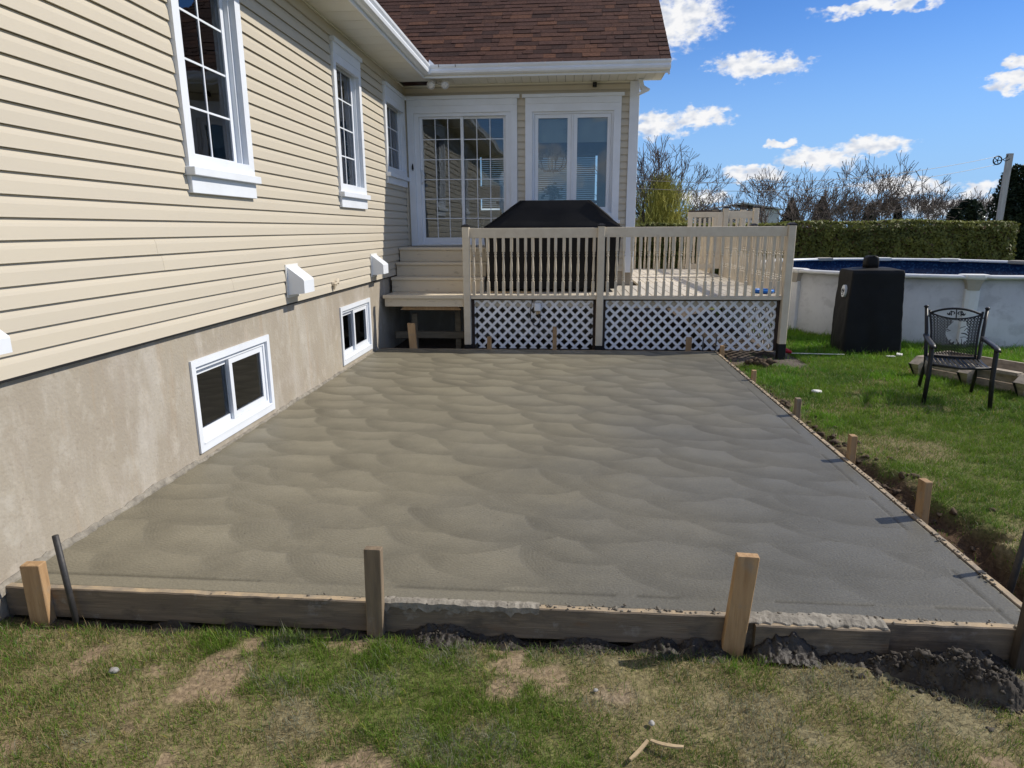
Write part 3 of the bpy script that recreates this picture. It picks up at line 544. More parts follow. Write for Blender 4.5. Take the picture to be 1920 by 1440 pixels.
# wing side and back walls, room inside the wing
box('wall', 1.0, 1.0355, YW+.121, 15.0, HZ0, SOF+.2, 'siding', house, 0); box('foundation', .98, 1.03, YW+.26, 15.0, -.4, HZ0-.006, 'stucco', house, 0)
box('interior_wall', -7.0, -6.9, -4, 14.6, 0, SOF, 'interior_dark', house, 0)
wall_with_holes('interior_wall', lambda u, d, z: (u, 14.6-d, z), -6.9, .99, 1.30, SOF, [(-1.9, .6, 2.0, 3.1)], -.1, 0, 'interior')
box('interior_wall', -6.9, XW-.21, -4.0, -3.9, 0, SOF, 'interior_dark', house, 0)
box('interior_wall', -4.2, -4.1, -3.9, YW-.5, 1.0, SOF, 'interior_dark', house, 0)
box('interior_wall', -3.30, -3.25, 3.0, 9.5, -.2, 1.0, 'interior_dark', house, 0); box('basement_sill', -3.24, XW-.26, 3.0, 9.5, -.2, -.02, 'interior', house, 0)  # inner wall set close behind the basement panes so sunlight brightens them
box('floor', -6.9, .995, YW+.17, 14.5, 1.25, 1.33, 'interior_dark', house, 0); box('floor', -6.9, XW-.21, -3.9, YW+.1, 1.05, 1.15, 'interior_dark', house, 0); box('ceiling', -6.9, XW-.03, -3.9, 14.5, SOF+.001, SOF+.08, 'interior', house, 0)
box('wing_ceiling', XW, .995, YW+.001, 14.5, SOF-.06, SOF-.001, 'interior', house, 0)
for i in range(26): box('blind_slat', -1.85, .55, 14.48, 14.52, 2.05+i*.042, 2.056+i*.042, 'blind', house, 0, rot=(R(66), 0, 0))
for u0, u1 in ((-.50, .01), (.09, .60)): box('roller_blind', u0, u1, YW+.13, YW+.136, 2.90, 3.34, 'blind', house, 0)
for y0, y1 in ((4.36, 4.62), (5.12, 5.4), (7.4, 7.62), (8.2, 8.42)):   # curtains
    b = MB(); n_ = 24; pts = [(XW-.26+.03*math.sin(i*1.6), y0+(y1-y0)*i/n_) for i in range(n_+1)]
    b.addm([(x, y, 1.9) for x, y in pts]+[(x, y, 3.6) for x, y in pts], [(i, i+1, n_+2+i, n_+1+i) for i in range(n_)]); b.build('curtain', 'curtain', house, True)
# eaves
EX, EY = -2.11, 10.05
y = -4.0
while y < EY+.25: 
    y1 = min(y+.30, EY+.30); MB().box(XW+.0, EX+.001, y+.004, y1-.004, SOF+.001, SOF+.012).build('soffit_panel', 'soffit', house); y += .30
x = EX
while x < 1.34:
    x1 = min(x+.1275, 1.345); MB().box(x+.0025, x1-.0025, EY-.001, YW+.0, SOF+.0035, SOF+.014).build('soffit_panel', 'soffit', house); x += .1275
box('soffit_trim', XW+.0, EX, -4, EY, SOF+.013, SOF+.03, 'dark', house, 0); box('soffit_trim', EX, 1.34, EY, YW, SOF+.0145, SOF+.03, 'dark', house, 0)
box('soffit_channel', XW+.001, XW+.03, -4, YW-.03, SOF-.018, SOF+.0005, 'soffit', house); box('soffit_channel', XW+.03, .89, YW-.03, YW-.001, SOF-.018, SOF+.003, 'soffit', house)
box('frieze', XW-.01, XW+.014, -4, YW-.03, SOF-.12, SOF-.019, 'siding', house)
box('fascia', EX, EX+.02, -4, EY+.02, SOF-.02, SOF+.17, 'white', house); box('fascia', EX+.0205, 1.36, EY-.0, EY+.02, SOF-.02, SOF+.17, 'white', house)
GP = [(0, .03), (.05, .03), (.085, .045), (.095, .075), (.085, .10), (.105, .125), (.11, .15), (.10, .15), (.095, .13), (.07, .10), (.078, .07), (.07, .05), (.0, .045)]
MB().prism(GP, -4, EY-.10, lambda p, q, a: (EX+.0205+p, a, SOF+q-.015)).build('gutter', 'white', house)
MB().prism(GP, EX+.12, 1.385, lambda p, q, a: (a, EY-.0005-p, SOF+q-.015)).build('gutter', 'white', house)
MB().addm([(EX+.02, EY-.10, SOF+.015), (EX+.125, EY-.10, SOF+.015), (EX+.125, EY-.001, SOF+.015), (EX+.02, EY-.001, SOF+.015), (EX+.0205, EY-.111, SOF+.134), (EX+.131, EY-.111, SOF+.134), (EX+.131, EY-.001, SOF+.134), (EX+.0205, EY-.001, SOF+.134)], [(3, 2, 1, 0), (4, 5, 6, 7), (0, 1, 5, 4), (1, 2, 6, 5), (2, 3, 7, 6), (3, 0, 4, 7)]).build('gutter_corner', 'white', house)
MB().addm([(EX+.10, EY-.11, SOF+.13), (EX+.20, EY-.11, SOF+.13), (EX+.11, EY-.06, SOF+.215), (EX+.10, EY-.02, SOF+.13)], [(0, 1, 2), (1, 3, 2), (3, 0, 2)]).build('splash_guard', 'white', house)
for xx in (-1.86, -1.62, -1.0, -.35, .3, .95): box('gutter_seam', xx-.006, xx+.006, EY-.113, EY-.02, SOF+.10, SOF+.137, 'white_dirty' if xx > -1.5 else 'interior_dark', house)
# roof of the wing with laid shingles
SL, RZ = .735, SOF+.150; ca = 1/math.sqrt(1+SL*SL); sa = SL*ca; ang = math.atan(SL); RY = 14.2
roof = MB().addm([(-6.9, EY-.03, RZ-.02), (1.37, EY-.03, RZ-.02), (1.37, RY, RZ-.02+SL*(RY-EY+.03)), (-6.9, RY, RZ-.02+SL*(RY-EY+.03)), (-6.9, 2*RY-EY, RZ-.02), (1.37, 2*RY-EY, RZ-.02)], [(0, 1, 2, 3), (3, 2, 5, 4)]).build('roof', 'shingle_b', house)
MB().addm([(EX-.03, -4, RZ-.03), (EX-.03, EY+6, RZ-.03), (-7.0, EY+6, RZ-.03+SL*4.86), (-7.0, -4, RZ-.03+SL*4.86)], [(0, 1, 2, 3)]).build('main_roof', 'shingle_b', house)
MB().addm([(1.0355, YW-.5, SOF+.1), (1.0355, 2*RY-YW, SOF+.1), (1.0355, RY, SOF+.1+SL*(RY-YW+.5))], [(0, 1, 2)]).build('gable', 'siding', house)
MB().prism([(1.36, -.02), (1.385, -.02), (1.385, -.19), (1.36, -.19)], EY-.01, RY, lambda p, q, a: (p, a, RZ+q+SL*(a-EY))).build('rake_board', 'white', house)
EXP = .143; srnd = random.Random(4); placed = 0; fld = MB(); SHC = {}
def shingle_me(wd, th, mn):
    k = (wd, th, mn)
    if k not in SHC:
        b = MB(); L = EXP+.03; V = [(-wd/2, 0, .0), (wd/2, 0, 0), (wd/2, 0, th), (-wd/2, 0, th), (-wd/2, L, -.004), (wd/2, L, -.004), (wd/2, L, .001), (-wd/2, L, .001)]
        b.addm(V, [(0, 1, 2, 3), (3, 2, 6, 7), (1, 5, 6, 2), (4, 0, 3, 7), (5, 4, 7, 6), (4, 5, 1, 0)]); SHC[k] = mesh_from('shingle', b.v, b.f, mn)
    return SHC[k]
for r_ in range(34):
    s = r_*EXP - .035; y0 = EY-.03+s*ca; z0 = RZ+s*sa; x = 1.395-.001; xl = -2.15-(max(0, s)*ca)*.62
    first = True
    while x > xl:
        wd = srnd.choice([.12, .15, .18, .22, .26, .30, .34]); th = srnd.choice([.006, .006, .011, .013]); mn = srnd.choice(SHM)
        if first and r_ % 2: wd = .15
        first = False
        if r_ < 17 and placed < 300:
            add('shingle', shingle_me(wd-.004, th, mn), roof, (x-wd/2, y0, z0+.004), (ang, 0, 0)); placed += 1
        else:
            fld.box(x-wd+.004, x, 0, 0, 0, 0); v = fld.v[-8:]; del fld.v[-8:]; L = EXP+.03
            q = [(x-wd+.004, 0, 0), (x, 0, 0), (x, L, -.004), (x-wd+.004, L, -.004), (x-wd+.004, 0, th), (x, 0, th), (x, L, .001), (x-wd+.004, L, .001)]
            fld.v += [(a, y0+b_*ca-c*sa, z0+.004+b_*sa+c*ca) for a, b_, c in q]
        x -= wd
fld.build('shingle_field', 'shingle_a', roof, kind='stuff')
mats_f = [MATS[m] for m in ('shingle_b', 'shingle_c', 'shingle_f', 'shingle_d')]
_o = bpy.data.objects['shingle_field']
for m_ in mats_f: _o.data.materials.append(m_)
mi = np.repeat(np.random.RandomState(2).choice([0, 1, 2, 3, 4], len(_o.data.polygons)//6+1, p=[.35, .25, .18, .16, .06]), 6)[:len(_o.data.polygons)].astype(np.int32); _o.data.polygons.foreach_set('material_index', mi)

# fittings on the walls
def vent(y0, label, k=1.0, zc=1.145):
    t = thing('exhaust_vent', (XW, y0+.14*k, zc), label, 'vent', 'exhaust vents along the side wall'); Z = lambda z: zc+(z-1.145)*k
    MB().box(XW+.001, XW+.012, y0, y0+.28*k, Z(.995), Z(1.295)).build('flange', 'white_dirty', t)
    P = [(.012, 1.275), (.155, 1.165), (.165, 1.15), (.165, 1.035)]; ya, yb = y0+.02*k, y0+.26*k; b = MB()
    V = [(XW+p*k, ya, Z(q)) for p, q in P]+[(XW+p*k, yb, Z(q)) for p, q in P]
    b.addm(V+[(XW+.012, ya, Z(1.02)), (XW+.012, yb, Z(1.02))], [(0, 1, 5, 4), (1, 2, 6, 5), (2, 3, 7, 6), (0, 8, 3, 2, 1), (4, 5, 6, 7, 9)]); b.build('hood', 'white', t)
    for i in range(2): MB().obox((XW+.075*k, y0+.14*k, Z(1.06+.04*i)), (.10*k, .225*k, .006), (0, .5, 0)).build('flap', 'white_dirty', t)
vent(5.835, 'white exhaust vent hood above and between the two basement windows'); vent(8.48, 'white exhaust vent hood nearest the wooden steps'); vent(2.535, 'small white exhaust vent hood cut off by the left photo edge', .58, 1.14)
t = thing('wall_peg', (XW, 7.05, 1.02), 'small broken cream plastic stub on the lowest siding boards', 'wall fitting')
MB().tube([(XW, 7.05, 1.02), (XW+.05, 7.05, 1.03)], [.03, .018], 8).build('stub', 'deck_paint', t); MB().obox((XW+.045, 7.10, 1.05), (.02, .09, .022), (.5, 0, .3)).build('tab', 'deck_paint', t); MB().obox((XW+.03, 7.03, 1.0), (.018, .03, .07), (.2, .3, 0)).build('tab', 'deck_paint', t)
t = thing('flood_light', (-1.95, YW-.3, SOF), 'twin white flood lamp under the soffit above the patio door', 'flood light')
MB().lathe([(.05, 0), (.055, -.02), (.03, -.035)], 14, (-1.93, YW-.32, SOF+.003)).build('base', 'lamp_body', t, True)
for sx, tl in ((-.09, -.05), (.10, .25)):
    c0 = Vector((-1.93+sx*.3, YW-.32, SOF-.03)); c1 = Vector((-1.93+sx, YW-.42, SOF-.07)); d = Vector((tl, -1, -.28)).normalized(); q = d.to_track_quat('Z', 'Y').to_matrix()
    b = MB(); b.tube([c0, (c0+c1)/2, c1], .012, 8)
    def ring(r, h): return [c1 + q @ Vector((r*math.cos(a), r*math.sin(a), h)) for a in np.linspace(0, 2*math.pi, 17)[:-1]]
    b.loft([ring(.028, -.06), ring(.032, -.01), ring(.058, .05), ring(.062, .065), ring(.056, .066), ring(.05, .05)]); hd = b.build('lamp_head', 'lamp_body', t, True)
    MB().loft([ring(.052, .052), ring(.040, .064), ring(.015, .069)]).build('lens', 'lamp_glass', hd, True)
t = thing('security_camera', (.36, YW-.06, 3.70), 'small black security camera under the soffit above the double window', 'camera')
MB().box(.335, .395, YW-.10, YW-.03, 3.655, SOF-.02).build('body', 'dark', t); MB().tube([(.365, YW-.10, 3.685), (.365, YW-.115, 3.683)], .018, 12).build('lens', 'black_metal', t)
t = thing('downspout_elbow', (1.06, YW-.1, 3.62), 'white flared spout at the eave end by the corner board', 'downspout')
MB().loft([[(1.0, YW-.16, SOF+.0), (1.06, YW-.16, SOF+.0), (1.06, YW-.05, SOF+.0), (1.0, YW-.05, SOF+.0)], [(1.02, YW-.16, 3.66), (1.085, YW-.16, 3.64), (1.085, YW-.05, 3.64), (1.02, YW-.05, 3.66)], [(1.05, YW-.19, 3.57), (1.17, YW-.19, 3.585), (1.17, YW-.04, 3.585), (1.05, YW-.04, 3.57)], [(.99, YW-.17, 3.525), (1.02, YW-.17, 3.52), (1.02, YW-.05, 3.52), (.99, YW-.05, 3.525)]]).build('spout', 'white', t)
# furniture seen through the glass
t = thing('dining_table', (-.5, 12.6, 1.33), 'dark dining table seen through the patio door', 'table')
box('tabletop', -1.3, .5, 12.2, 13.1, 2.04, 2.09, 'furniture', t)
for xx in (-1.2, .4):
    for yy in (12.3, 13.0): box('leg', xx-.04, xx+.04, yy-.04, yy+.04, 1.33, 2.04, 'furniture', t)
for i, (xx, yy, lb) in enumerate(((-1.35, 11.9, 'left'), (-.75, 11.85, 'right'))):
    t = thing('dining_chair', (xx, yy, 1.33), 'dark dining chair behind the %s glass panes of the patio door' % lb, 'chair', 'chairs at the indoor table')
    box('seat', xx-.22, xx+.22, yy-.22, yy+.22, 1.76, 1.80, 'furniture', t); box('backrest', xx-.22, xx+.22, yy-.23, yy-.20, 2.12, 2.32, 'furniture', t)
    for a in (-.2, .2):
        for b_ in (-.2, .2): box('leg', xx+a-.02, xx+a+.02, yy+b_-.02, yy+b_+.02, 1.33, 1.76, 'furniture', t)
        box('back_post', xx+a-.02, xx+a+.02, yy-.235, yy-.195, 1.80, 2.12, 'furniture', t)
t = thing('chandelier', (-.30, 12.2, 2.75), 'metal chandelier hanging behind the left pane of the double window', 'lamp')
MB().tube([(-.30, 12.2, SOF-.06), (-.30, 12.2, 2.62)], .012, 8).build('stem', 'chrome', t)
for k in range(6):
    a = k*math.pi/3+.3; MB().tube([(-.30+r_*math.cos(a), 12.2+r_*math.sin(a), z) for r_, z in ((.0, 2.62), (.12, 2.58), (.24, 2.66), (.28, 2.80))], .010, 6).build('arm', 'chrome', t, True)
    MB().lathe([(.03, 0), (.045, .06), (.04, .13)], 10, (-.30+.28*math.cos(a), 12.2+.28*math.sin(a), 2.80)).build('lamp_shade', 'lamp_glass', t, True)
t = thing('flower_vase', (-.28, 11.4, 1.95), 'vase of cream flowers behind the left pane of the double window', 'vase')
MB().lathe([(.05, 0), (.075, .1), (.07, .18), (.035, .24), (.045, .27)], 14, (-.28, 11.4, 1.86)).build('vase', 'curtain', t, True)
b = MB(); fr_ = random.Random(2)
for k in range(60):
    p = Vector((fr_.gauss(0, .07), fr_.gauss(0, .07), .36+fr_.gauss(0, .06))); b.tube([(-.28, 11.4, 2.12), Vector((-.28, 11.4, 1.86))+p], .003, 3); b.obox(Vector((-.28, 11.4, 1.86))+p, (.04, .04, .03), (fr_.random()*3, fr_.random()*3, 0))
b.build('flowers', 'flower', t)
t = thing('sideboard', (-.2, 11.4, 1.33), 'low cabinet under the vase behind the double window', 'cabinet')
box('cabinet_top', -.75, .45, 11.2, 11.6, 1.82, 1.86, 'furniture', t); box('cabinet_body', -.72, .42, 11.23, 11.57, 1.34, 1.82, 'furniture', t)
# ------------------------------------------------------------------ formwork: boards, stakes, rods
def rough_board(name, f, a0, a1, thick, z0, z1, label, n=40, seed=0):
    rs = np.random.RandomState(seed); rings = []
    for i in range(n+1):
        a = a0+(a1-a0)*i/n; w = .004*(rs.rand()-.5); zt = z1+.004*(rs.rand()-.5)
        rings.append([f(a, 0+w, z0), f(a, thick, z0), f(a, thick, zt-.003), f(a, thick-.004, zt), f(a, .005+w, zt), f(a, w, zt-.005)])
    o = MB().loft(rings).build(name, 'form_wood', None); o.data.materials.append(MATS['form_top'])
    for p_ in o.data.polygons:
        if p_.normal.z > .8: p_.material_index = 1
    return tag(o, label, 'board', 'form boards around the slab')
rough_board('form_board', lambda a, t, z: (a, 2.528+t, z), -2.575, 1.94, .038, -.140, .004, 'long form board along the front edge of the concrete slab', 60, 1)
rough_board('form_board', lambda a, t, z: (a, 2.487+t, z), .80, 1.335, .038, -.15, -.004, 'short splice board doubled up in front near the right stake', 16, 2)
rough_board('form_board', lambda a, t, z: (1.962+.036-t, a, z), 2.50, 8.80, .036, -.150, .006, 'long form board along the right lawn side of the slab', 80, 3)
rough_board('form_board', lambda a, t, z: (a, 8.742+t, z), -2.55, 1.95, .030, -.14, .004, 'form board at the far end of the slab below the deck', 30, 4)
def stake(x, y, zt, w, th, m, label, lean=(0, 0), zb=-.24, rz=0):
    b = MB(); r_ = random.Random(int(x*1000+y*77)); h = zt-zb
    def ring(z, s, k=0): return [(px*s+lean[0]*(z+.13)+k, py*s+lean[1]*(z+.13), z) for px, py in ((-w/2, -th/2+.003), (-w/2+.003, -th/2), (w/2-.003, -th/2), (w/2, -th/2+.003), (w/2, th/2), (-w/2, th/2))]
    b.loft([ring(zb, .35), ring(zb+.08, 1), ring(zt-.08, 1), ring(zt-.004, 1), ring(zt, .94)])
    o = b.build('wooden_stake', m, None, origin=(0, 0, 0)); o.location = (x, y, 0); o.rotation_euler = (0, 0, rz); WL[o.name] = Vector((x, y, 0))
    return tag(o, label, 'stake', 'wooden stakes holding the form boards')
stake(-2.385, 2.500, .140, .086, .05, 'stake_wood', 'short orange wooden stake at the left end of the front board', (-.02, .02), rz=.12)
stake(-.820, 2.506, .276, .074, .036, 'stake_grey', 'grey weathered stake in the middle of the front board', (.02, .0))
stake(.715, 2.505, .305, .088, .038, 'stake_wood', 'tall tan wooden stake right of centre on the front board', (.075, .0), rz=-.06)
stake(1.865, 2.498, .30, .07, .04, 'stake_dark', 'dark muddy stake at the front right corner of the slab', (.03, 0))
stake(2.022, 3.62, .222, .042, .066, 'stake_wood', 'tan stake nearest the camera on the right form board', (-.03, 0), rz=.1)
stake(2.022, 4.58, .178, .042, .058, 'stake_wood', 'second stake from the camera on the right form board', (-.02, 0))
stake(2.022, 5.72, .152, .042, .058, 'stake_grey', 'third stake from the camera, greyish, on the right form board', (0, 0))
stake(2.020, 7.10, .105, .042, .055, 'stake_wood', 'fourth stake from the camera on the right form board', (0, 0))
stake(2.020, 8.60, .11, .05, .05, 'stake_wood', 'small stake at the far right corner of the slab', (0, 0))
stake(-2.10, 8.80, .348, .105, .036, 'stake_wood', 'bright tan stake standing under the wooden landing', (-.06, 0))
stake(-1.05, 8.795, .172, .06, .036, 'stake_wood', 'short stake in front of the left lattice panel, nearest the landing post', (0, 0))
stake(-.16, 8.795, .314, .055, .036, 'stake_wood', 'tall thin stake against the left lattice panel near its middle', (0, 0))
stake(1.625, 8.795, .186, .075, .036, 'stake_wood', 'stake in front of the right lattice panel', (0, 0))
def rod(p0, p1, r, label):
    o = MB().tube([p0, Vector(p0).lerp(Vector(p1), .5), p1], r, 10).build('steel_rod', 'rod', None, True)
    return tag(o, label, 'rod', 'steel rods driven beside the boards')
rod((-2.20, 2.482, -.25), (-2.252, 2.50, .285), .0135, 'dark steel rod leaning beside the short orange stake')
rod((2.135, 3.05, -.35), (2.21, 3.06, .33), .0155, 'dark steel rod in the trench at the right photo edge')
rod((1.805, 8.80, -.2), (1.815, 8.80, .185), .009, 'thin dark rod left of two by the right lattice panel')
rod((1.985, 8.83, -.2), (1.99, 8.83, .19), .009, 'thin dark rod right of two by the right lattice panel')
# clods and crumbs
_bm = bmesh.new(); bmesh.ops.create_icosphere(_bm, subdivisions=2, radius=1); _bm.verts.ensure_lookup_table()
ICO_V = np.array([v.co[:] for v in _bm.verts]); ICO_F = np.array([[v.index for v in f.verts] for f in _bm.faces]); _bm.free()
def lump(c, r, rs, flat=.75, rough=.7):
    d = 1 + rough*(rs.rand(len(ICO_V))-.5) + .5*rough*np.sin(ICO_V @ (rs.randn(3)*2.4)+rs.rand()*6)
    s = np.array([rs.uniform(.8, 1.25), rs.uniform(.8, 1.25), flat]); return ICO_V*d[:, None]*s*r + np.array(c)
def lumps(name, items, m, seed, parent=None, **k):
    rs = np.random.RandomState(seed); V = []; T = []
    for i, (c, r) in enumerate(items): V.append(lump(c, r, rs)); T.append(ICO_F+i*len(ICO_V))
    return add(name, fast_tris(name, np.vstack(V), np.vstack(T), m), parent, **k)
rs = np.random.RandomState(11); it = []
# wet crumbs of concrete squeezed out over the front board
for k in range(230):
    x = rs.choice([rs.normal(-.35, .3), rs.normal(.3, .35), rs.normal(1.2, .4), rs.uniform(-1.6, 1.9)]); y = 2.553+rs.normal(0, .012); it.append(((min(1.9, x), y, .004+.003*rs.rand()), rs.uniform(.0025, .006)*(1.7 if rs.rand() > .9 else 1)))
for k in range(200):
    y = rs.uniform(2.7, 8.4); it.append(((1.972+rs.normal(0, .010), y, .007), rs.uniform(.003, .008)))
lumps('concrete_crumbs', it, 'wet_cement', 1, kind='stuff')['label'] = 'grey crumbs of wet concrete spilled along the form boards'
def billow(X, Y, sc, seed): return 1-np.abs(2*vnoise(X, Y, sc, seed, 3)-1)
def field(name, x0, x1, y0, y1, st, fn, m):
    xs, ys = np.arange(x0, x1, st), np.arange(y0, y1, st); X, Y = np.meshgrid(xs, ys, indexing='ij'); Z = fn(X, Y); V = np.stack([X, Y, Z], -1).reshape(-1, 3); I = np.arange(X.size).reshape(X.shape)
    return fast_tris(name, V, np.stack([I[:-1, :-1], I[1:, :-1], I[1:, 1:], I[:-1, 1:]], -1).reshape(-1, 4), m, None, False)
def mud_h(X, Y):
    A = np.zeros(X.shape)
    for c, w, h in ((-.55, .20, .045), (-.30, .12, .03), (.10, .13, .022), (.40, .10, .03), (.60, .10, .045), (.92, .13, .085), (1.2, .14, .035), (1.6, .2, .05), (-1.75, .10, .02), (-1.45, .08, .025), (-.95, .08, .02)): A = np.maximum(A, h*np.exp(-((X-c)/w)**4))
    A = A*(.45+1.1*vnoise(X, Y*0, 9, 82)); y0 = np.where((X > .79)*(X < 1.34), 2.486, 2.527); d = (y0-Y)/.05
    return -.165 - .1*(Y > y0) + A*np.exp(-np.clip(d, 0, 9)*1.3)*(.6+.8*vnoise(X, Y, 22, 83)) + .022*billow(X, Y, 30, 84)*np.clip(A/.05, .2, 1) + .018*billow(X, Y, 75, 93)*np.clip(A/.05, .2, 1) + .008*vnoise(X, Y, 110, 85)
o = add('mud_splash', field('mud_splash', -2.2, 1.86, 2.40, 2.526, .006, mud_h, 'wet_mud'), kind='stuff'); o['label'] = 'dark wet mud packed against the foot of the front form board'
# cement smear on the top of the splice board and slab rim
b = MB(); xs_ = np.linspace(.72, 1.33, 40); prev = None; r2 = np.random.RandomState(3)
for xx in xs_:
    w0 = 2.489+.022*r2.rand(); hgt = .002+.009*r2.rand()**2; q = [(xx, w0, -.003), (xx, w0+.004, hgt*.6), (xx, 2.54, .008+hgt*.5), (xx, 2.572+.02*r2.rand(), .004)]
    if prev: b.addm(prev+q, [(0, 1, 5, 4), (1, 2, 6, 5), (2, 3, 7, 6)])
    prev = q
o = b.build('cement_spill', 'cement', None, kind='stuff'); o['label'] = 'pale cement spilled over the splice board'
b = MB(); prev = None
for xx in np.linspace(-.79, -.1, 40):
    hgt = .003+.008*r2.rand(); q = [(xx, 2.522-.003*r2.rand(), -.012-.03*r2.rand()**3), (xx, 2.524, hgt), (xx, 2.55, .006+hgt), (xx, 2.575+.01*r2.rand(), .004)]
    if prev: b.addm(prev+q, [(0, 1, 5, 4), (1, 2, 6, 5), (2, 3, 7, 6)])
    prev = q
o = b.build('cement_spill', 'cement', None, kind='stuff'); o['label'] = 'pale cement spilled over the front board beside the grey stake'
# mud pile at the front right
def pile_h(X, Y):
    u = (X-1.50); yc = 2.36-.36*u; e = np.exp(-(u/.21)**2-((Y-yc)/.07)**2)+.6*np.exp(-((X-1.66)/.07)**2-((Y-2.46)/.045)**2)+.6*np.exp(-((X-1.63)/.09)**2-((Y-2.26)/.05)**2); q = np.clip(e*1.7, 0, 1)
    return -.18 + .085*e*(.3+1.1*vnoise(X, Y, 12, 86)) + .040*q*billow(X, Y, 17, 87) + .034*q*billow(X, Y, 41, 88) + .022*q*billow(X, Y, 92, 94) + .010*vnoise(X, Y, 180, 89)*q
mp_ = tag(add('mud_pile', field('mud_pile', 1.08, 1.95, 2.08, 2.526, .0042, pile_h, 'mud')), 'dark crumbly mud heap at the front right corner of the slab', 'mud pile')
it = []
for k in range(520):
    x = 1.50+rs.normal(0, .17); y = min(2.35-.3*(x-1.5)+rs.normal(0, .065), 2.50); z = max(float(lawn_h(np.array(x), np.array(y)))+.002, float(pile_h(np.array(x), np.array(y)))); it.append(((x, y, z), rs.uniform(.003, .010)*(1.8 if rs.rand() > .93 else 1)))
for k in range(260):
    x = rs.uniform(-.9, 1.9); y = 2.50-abs(rs.normal(0, .035)); it.append(((x, y, max(float(lawn_h(np.array(x), np.array(y))), float(mud_h(np.array(x), np.array(y))))+.002), rs.uniform(.002, .008)))
lumps('mud_crumbs', it, 'mud', 6, kind='stuff')['label'] = 'small mud crumbs scattered round the mud heap'
# torn turf clods along the trench, soil rubble in the trench
it = []
for k in range(420):
    y = rs.uniform(2.3, 8.6); x = 2.01+abs(rs.normal(0, .16))*(1.3 if y < 5 else .8); z = float(lawn_h(np.array(x), np.array(y))); it.append(((x, y, z+.004), rs.uniform(.008, .030)))
lumps('soil_rubble', it, 'earth', 7, kind='stuff')['label'] = 'loose dark soil rubble in the trench beside the slab'
it = [((2.47+rs.normal(0, .07), 8.43+rs.normal(0, .05), -.10+.05*rs.rand()), rs.uniform(.03, .055)) for k in range(22)]
tag(lumps('turf_clod', it, 'earth', 8), 'dark clod of dug up earth near the far right corner of the slab', 'clod')
def stone(x, y, r, m, label, flat=.6):
    r_ = np.random.RandomState(int(abs(x)*991+y*13)); z = float(lawn_h(np.array(x), np.array(y))); o = add('stone', fast_tris('stone', lump((0, 0, 0), r, r_, flat, .25), ICO_F, m), None, (x, y, z+r*.45+.008)); return tag(o, label, 'stone')
stone(-1.786, 2.147, .019, 'stone', 'pale grey stone in the grass below the left half of the front board'); stone(2.676, 7.066, .045, 'stone_white', 'white stone on the lawn beyond the right form board', .45)
for i, (x, y) in enumerate(((.13, 2.19), (.32, 2.02))):
    stone(x, y, .010+.003*(i % 3), 'stone', ['small grey pebble left of the bare patch at the front', 'small pebble right of the bare patch at the front'][i])
def chip(p, L, w, rz, bend, label):
    z = float(lawn_h(np.array(p[0]), np.array(p[1])))+.03; d = Vector((math.cos(rz), math.sin(rz), 0)); nn = Vector((-d.y, d.x, 0)); b = MB(); rings = []
    for i in range(6):
        t = i/5-.5; c = Vector((p[0], p[1], z))+d*L*t+nn*bend*(t*t)+Vector((0, 0, .012*t)); ww = w*(1-1.2*abs(t)**2.2); rings.append([c-nn*ww/2, c+nn*ww/2, c+nn*ww/2+Vector((0, 0, .006)), c-nn*ww/2+Vector((0, 0, .006))])
    tag(b.loft(rings).build('wood_chip', 'chip_wood', None), label, 'wood chip')
chip((.355, 1.905), .11, .014, -.32, .03, 'curved yellow wood splinter lying in the foreground grass'); chip((.262, 1.872), .10, .012, .85, .01, 'straight yellow wood splinter left of the curved one')
# ------------------------------------------------------------------ deck with stairs, railings and lattice
DZ = .715
deck = thing('deck', (.9, 10.5, -.13), 'cream painted wooden deck with turned balusters and white lattice skirt', 'deck')
x = -2.53
while x < 2.86:
    box('deck_board', x, min(x+.136, 2.93), 8.965 if x < -1.42 else 9.0, 10.62 if x < 1.04 else 15.08, DZ-.035, DZ, 'deck_floor' if x > -1.42 else 'step_paint', deck, .004); x += .1415
box('rim_board', -2.535, -1.425, 8.985, 9.02, .555, .678, 'step_paint', deck); box('rim_board', -1.30, 2.83, 9.075, 9.11, .545, .675, 'deck_paint', deck)
box('nosing', -2.55, -1.42, 8.945, 8.964, DZ-.045, DZ+.003, 'step_paint', deck)
box('rim_board', 2.86, 2.90, 9.11, 15.0, .50, .678, 'deck_paint', deck)
STEPS = [(9.44, .925), (9.745, 1.125), (9.975, 1.335)]
for i, (yy, zt) in enumerate(STEPS):
    ye = STEPS[i+1][0]+.03 if i < 2 else YW-.06; zb = DZ if i == 0 else STEPS[i-1][1]
    box('riser', -2.545, -1.20, yy, yy+.025, zb+.001, zt-.041, 'step_paint', deck); box('tread', -2.55, -1.19, yy-.028, ye, zt-.04, zt, 'step_paint', deck, .006)
box('stringer', -1.225, -1.20, 9.47, YW-.06, DZ+.002, .884, 'deck_paint', deck); box('stringer', -1.226, -1.201, 9.78, YW-.06, .927, 1.084, 'deck_paint', deck); box('stringer', -1.2255, -1.2005, 10.01, YW-.06, 1.127, 1.294, 'deck_paint', deck)
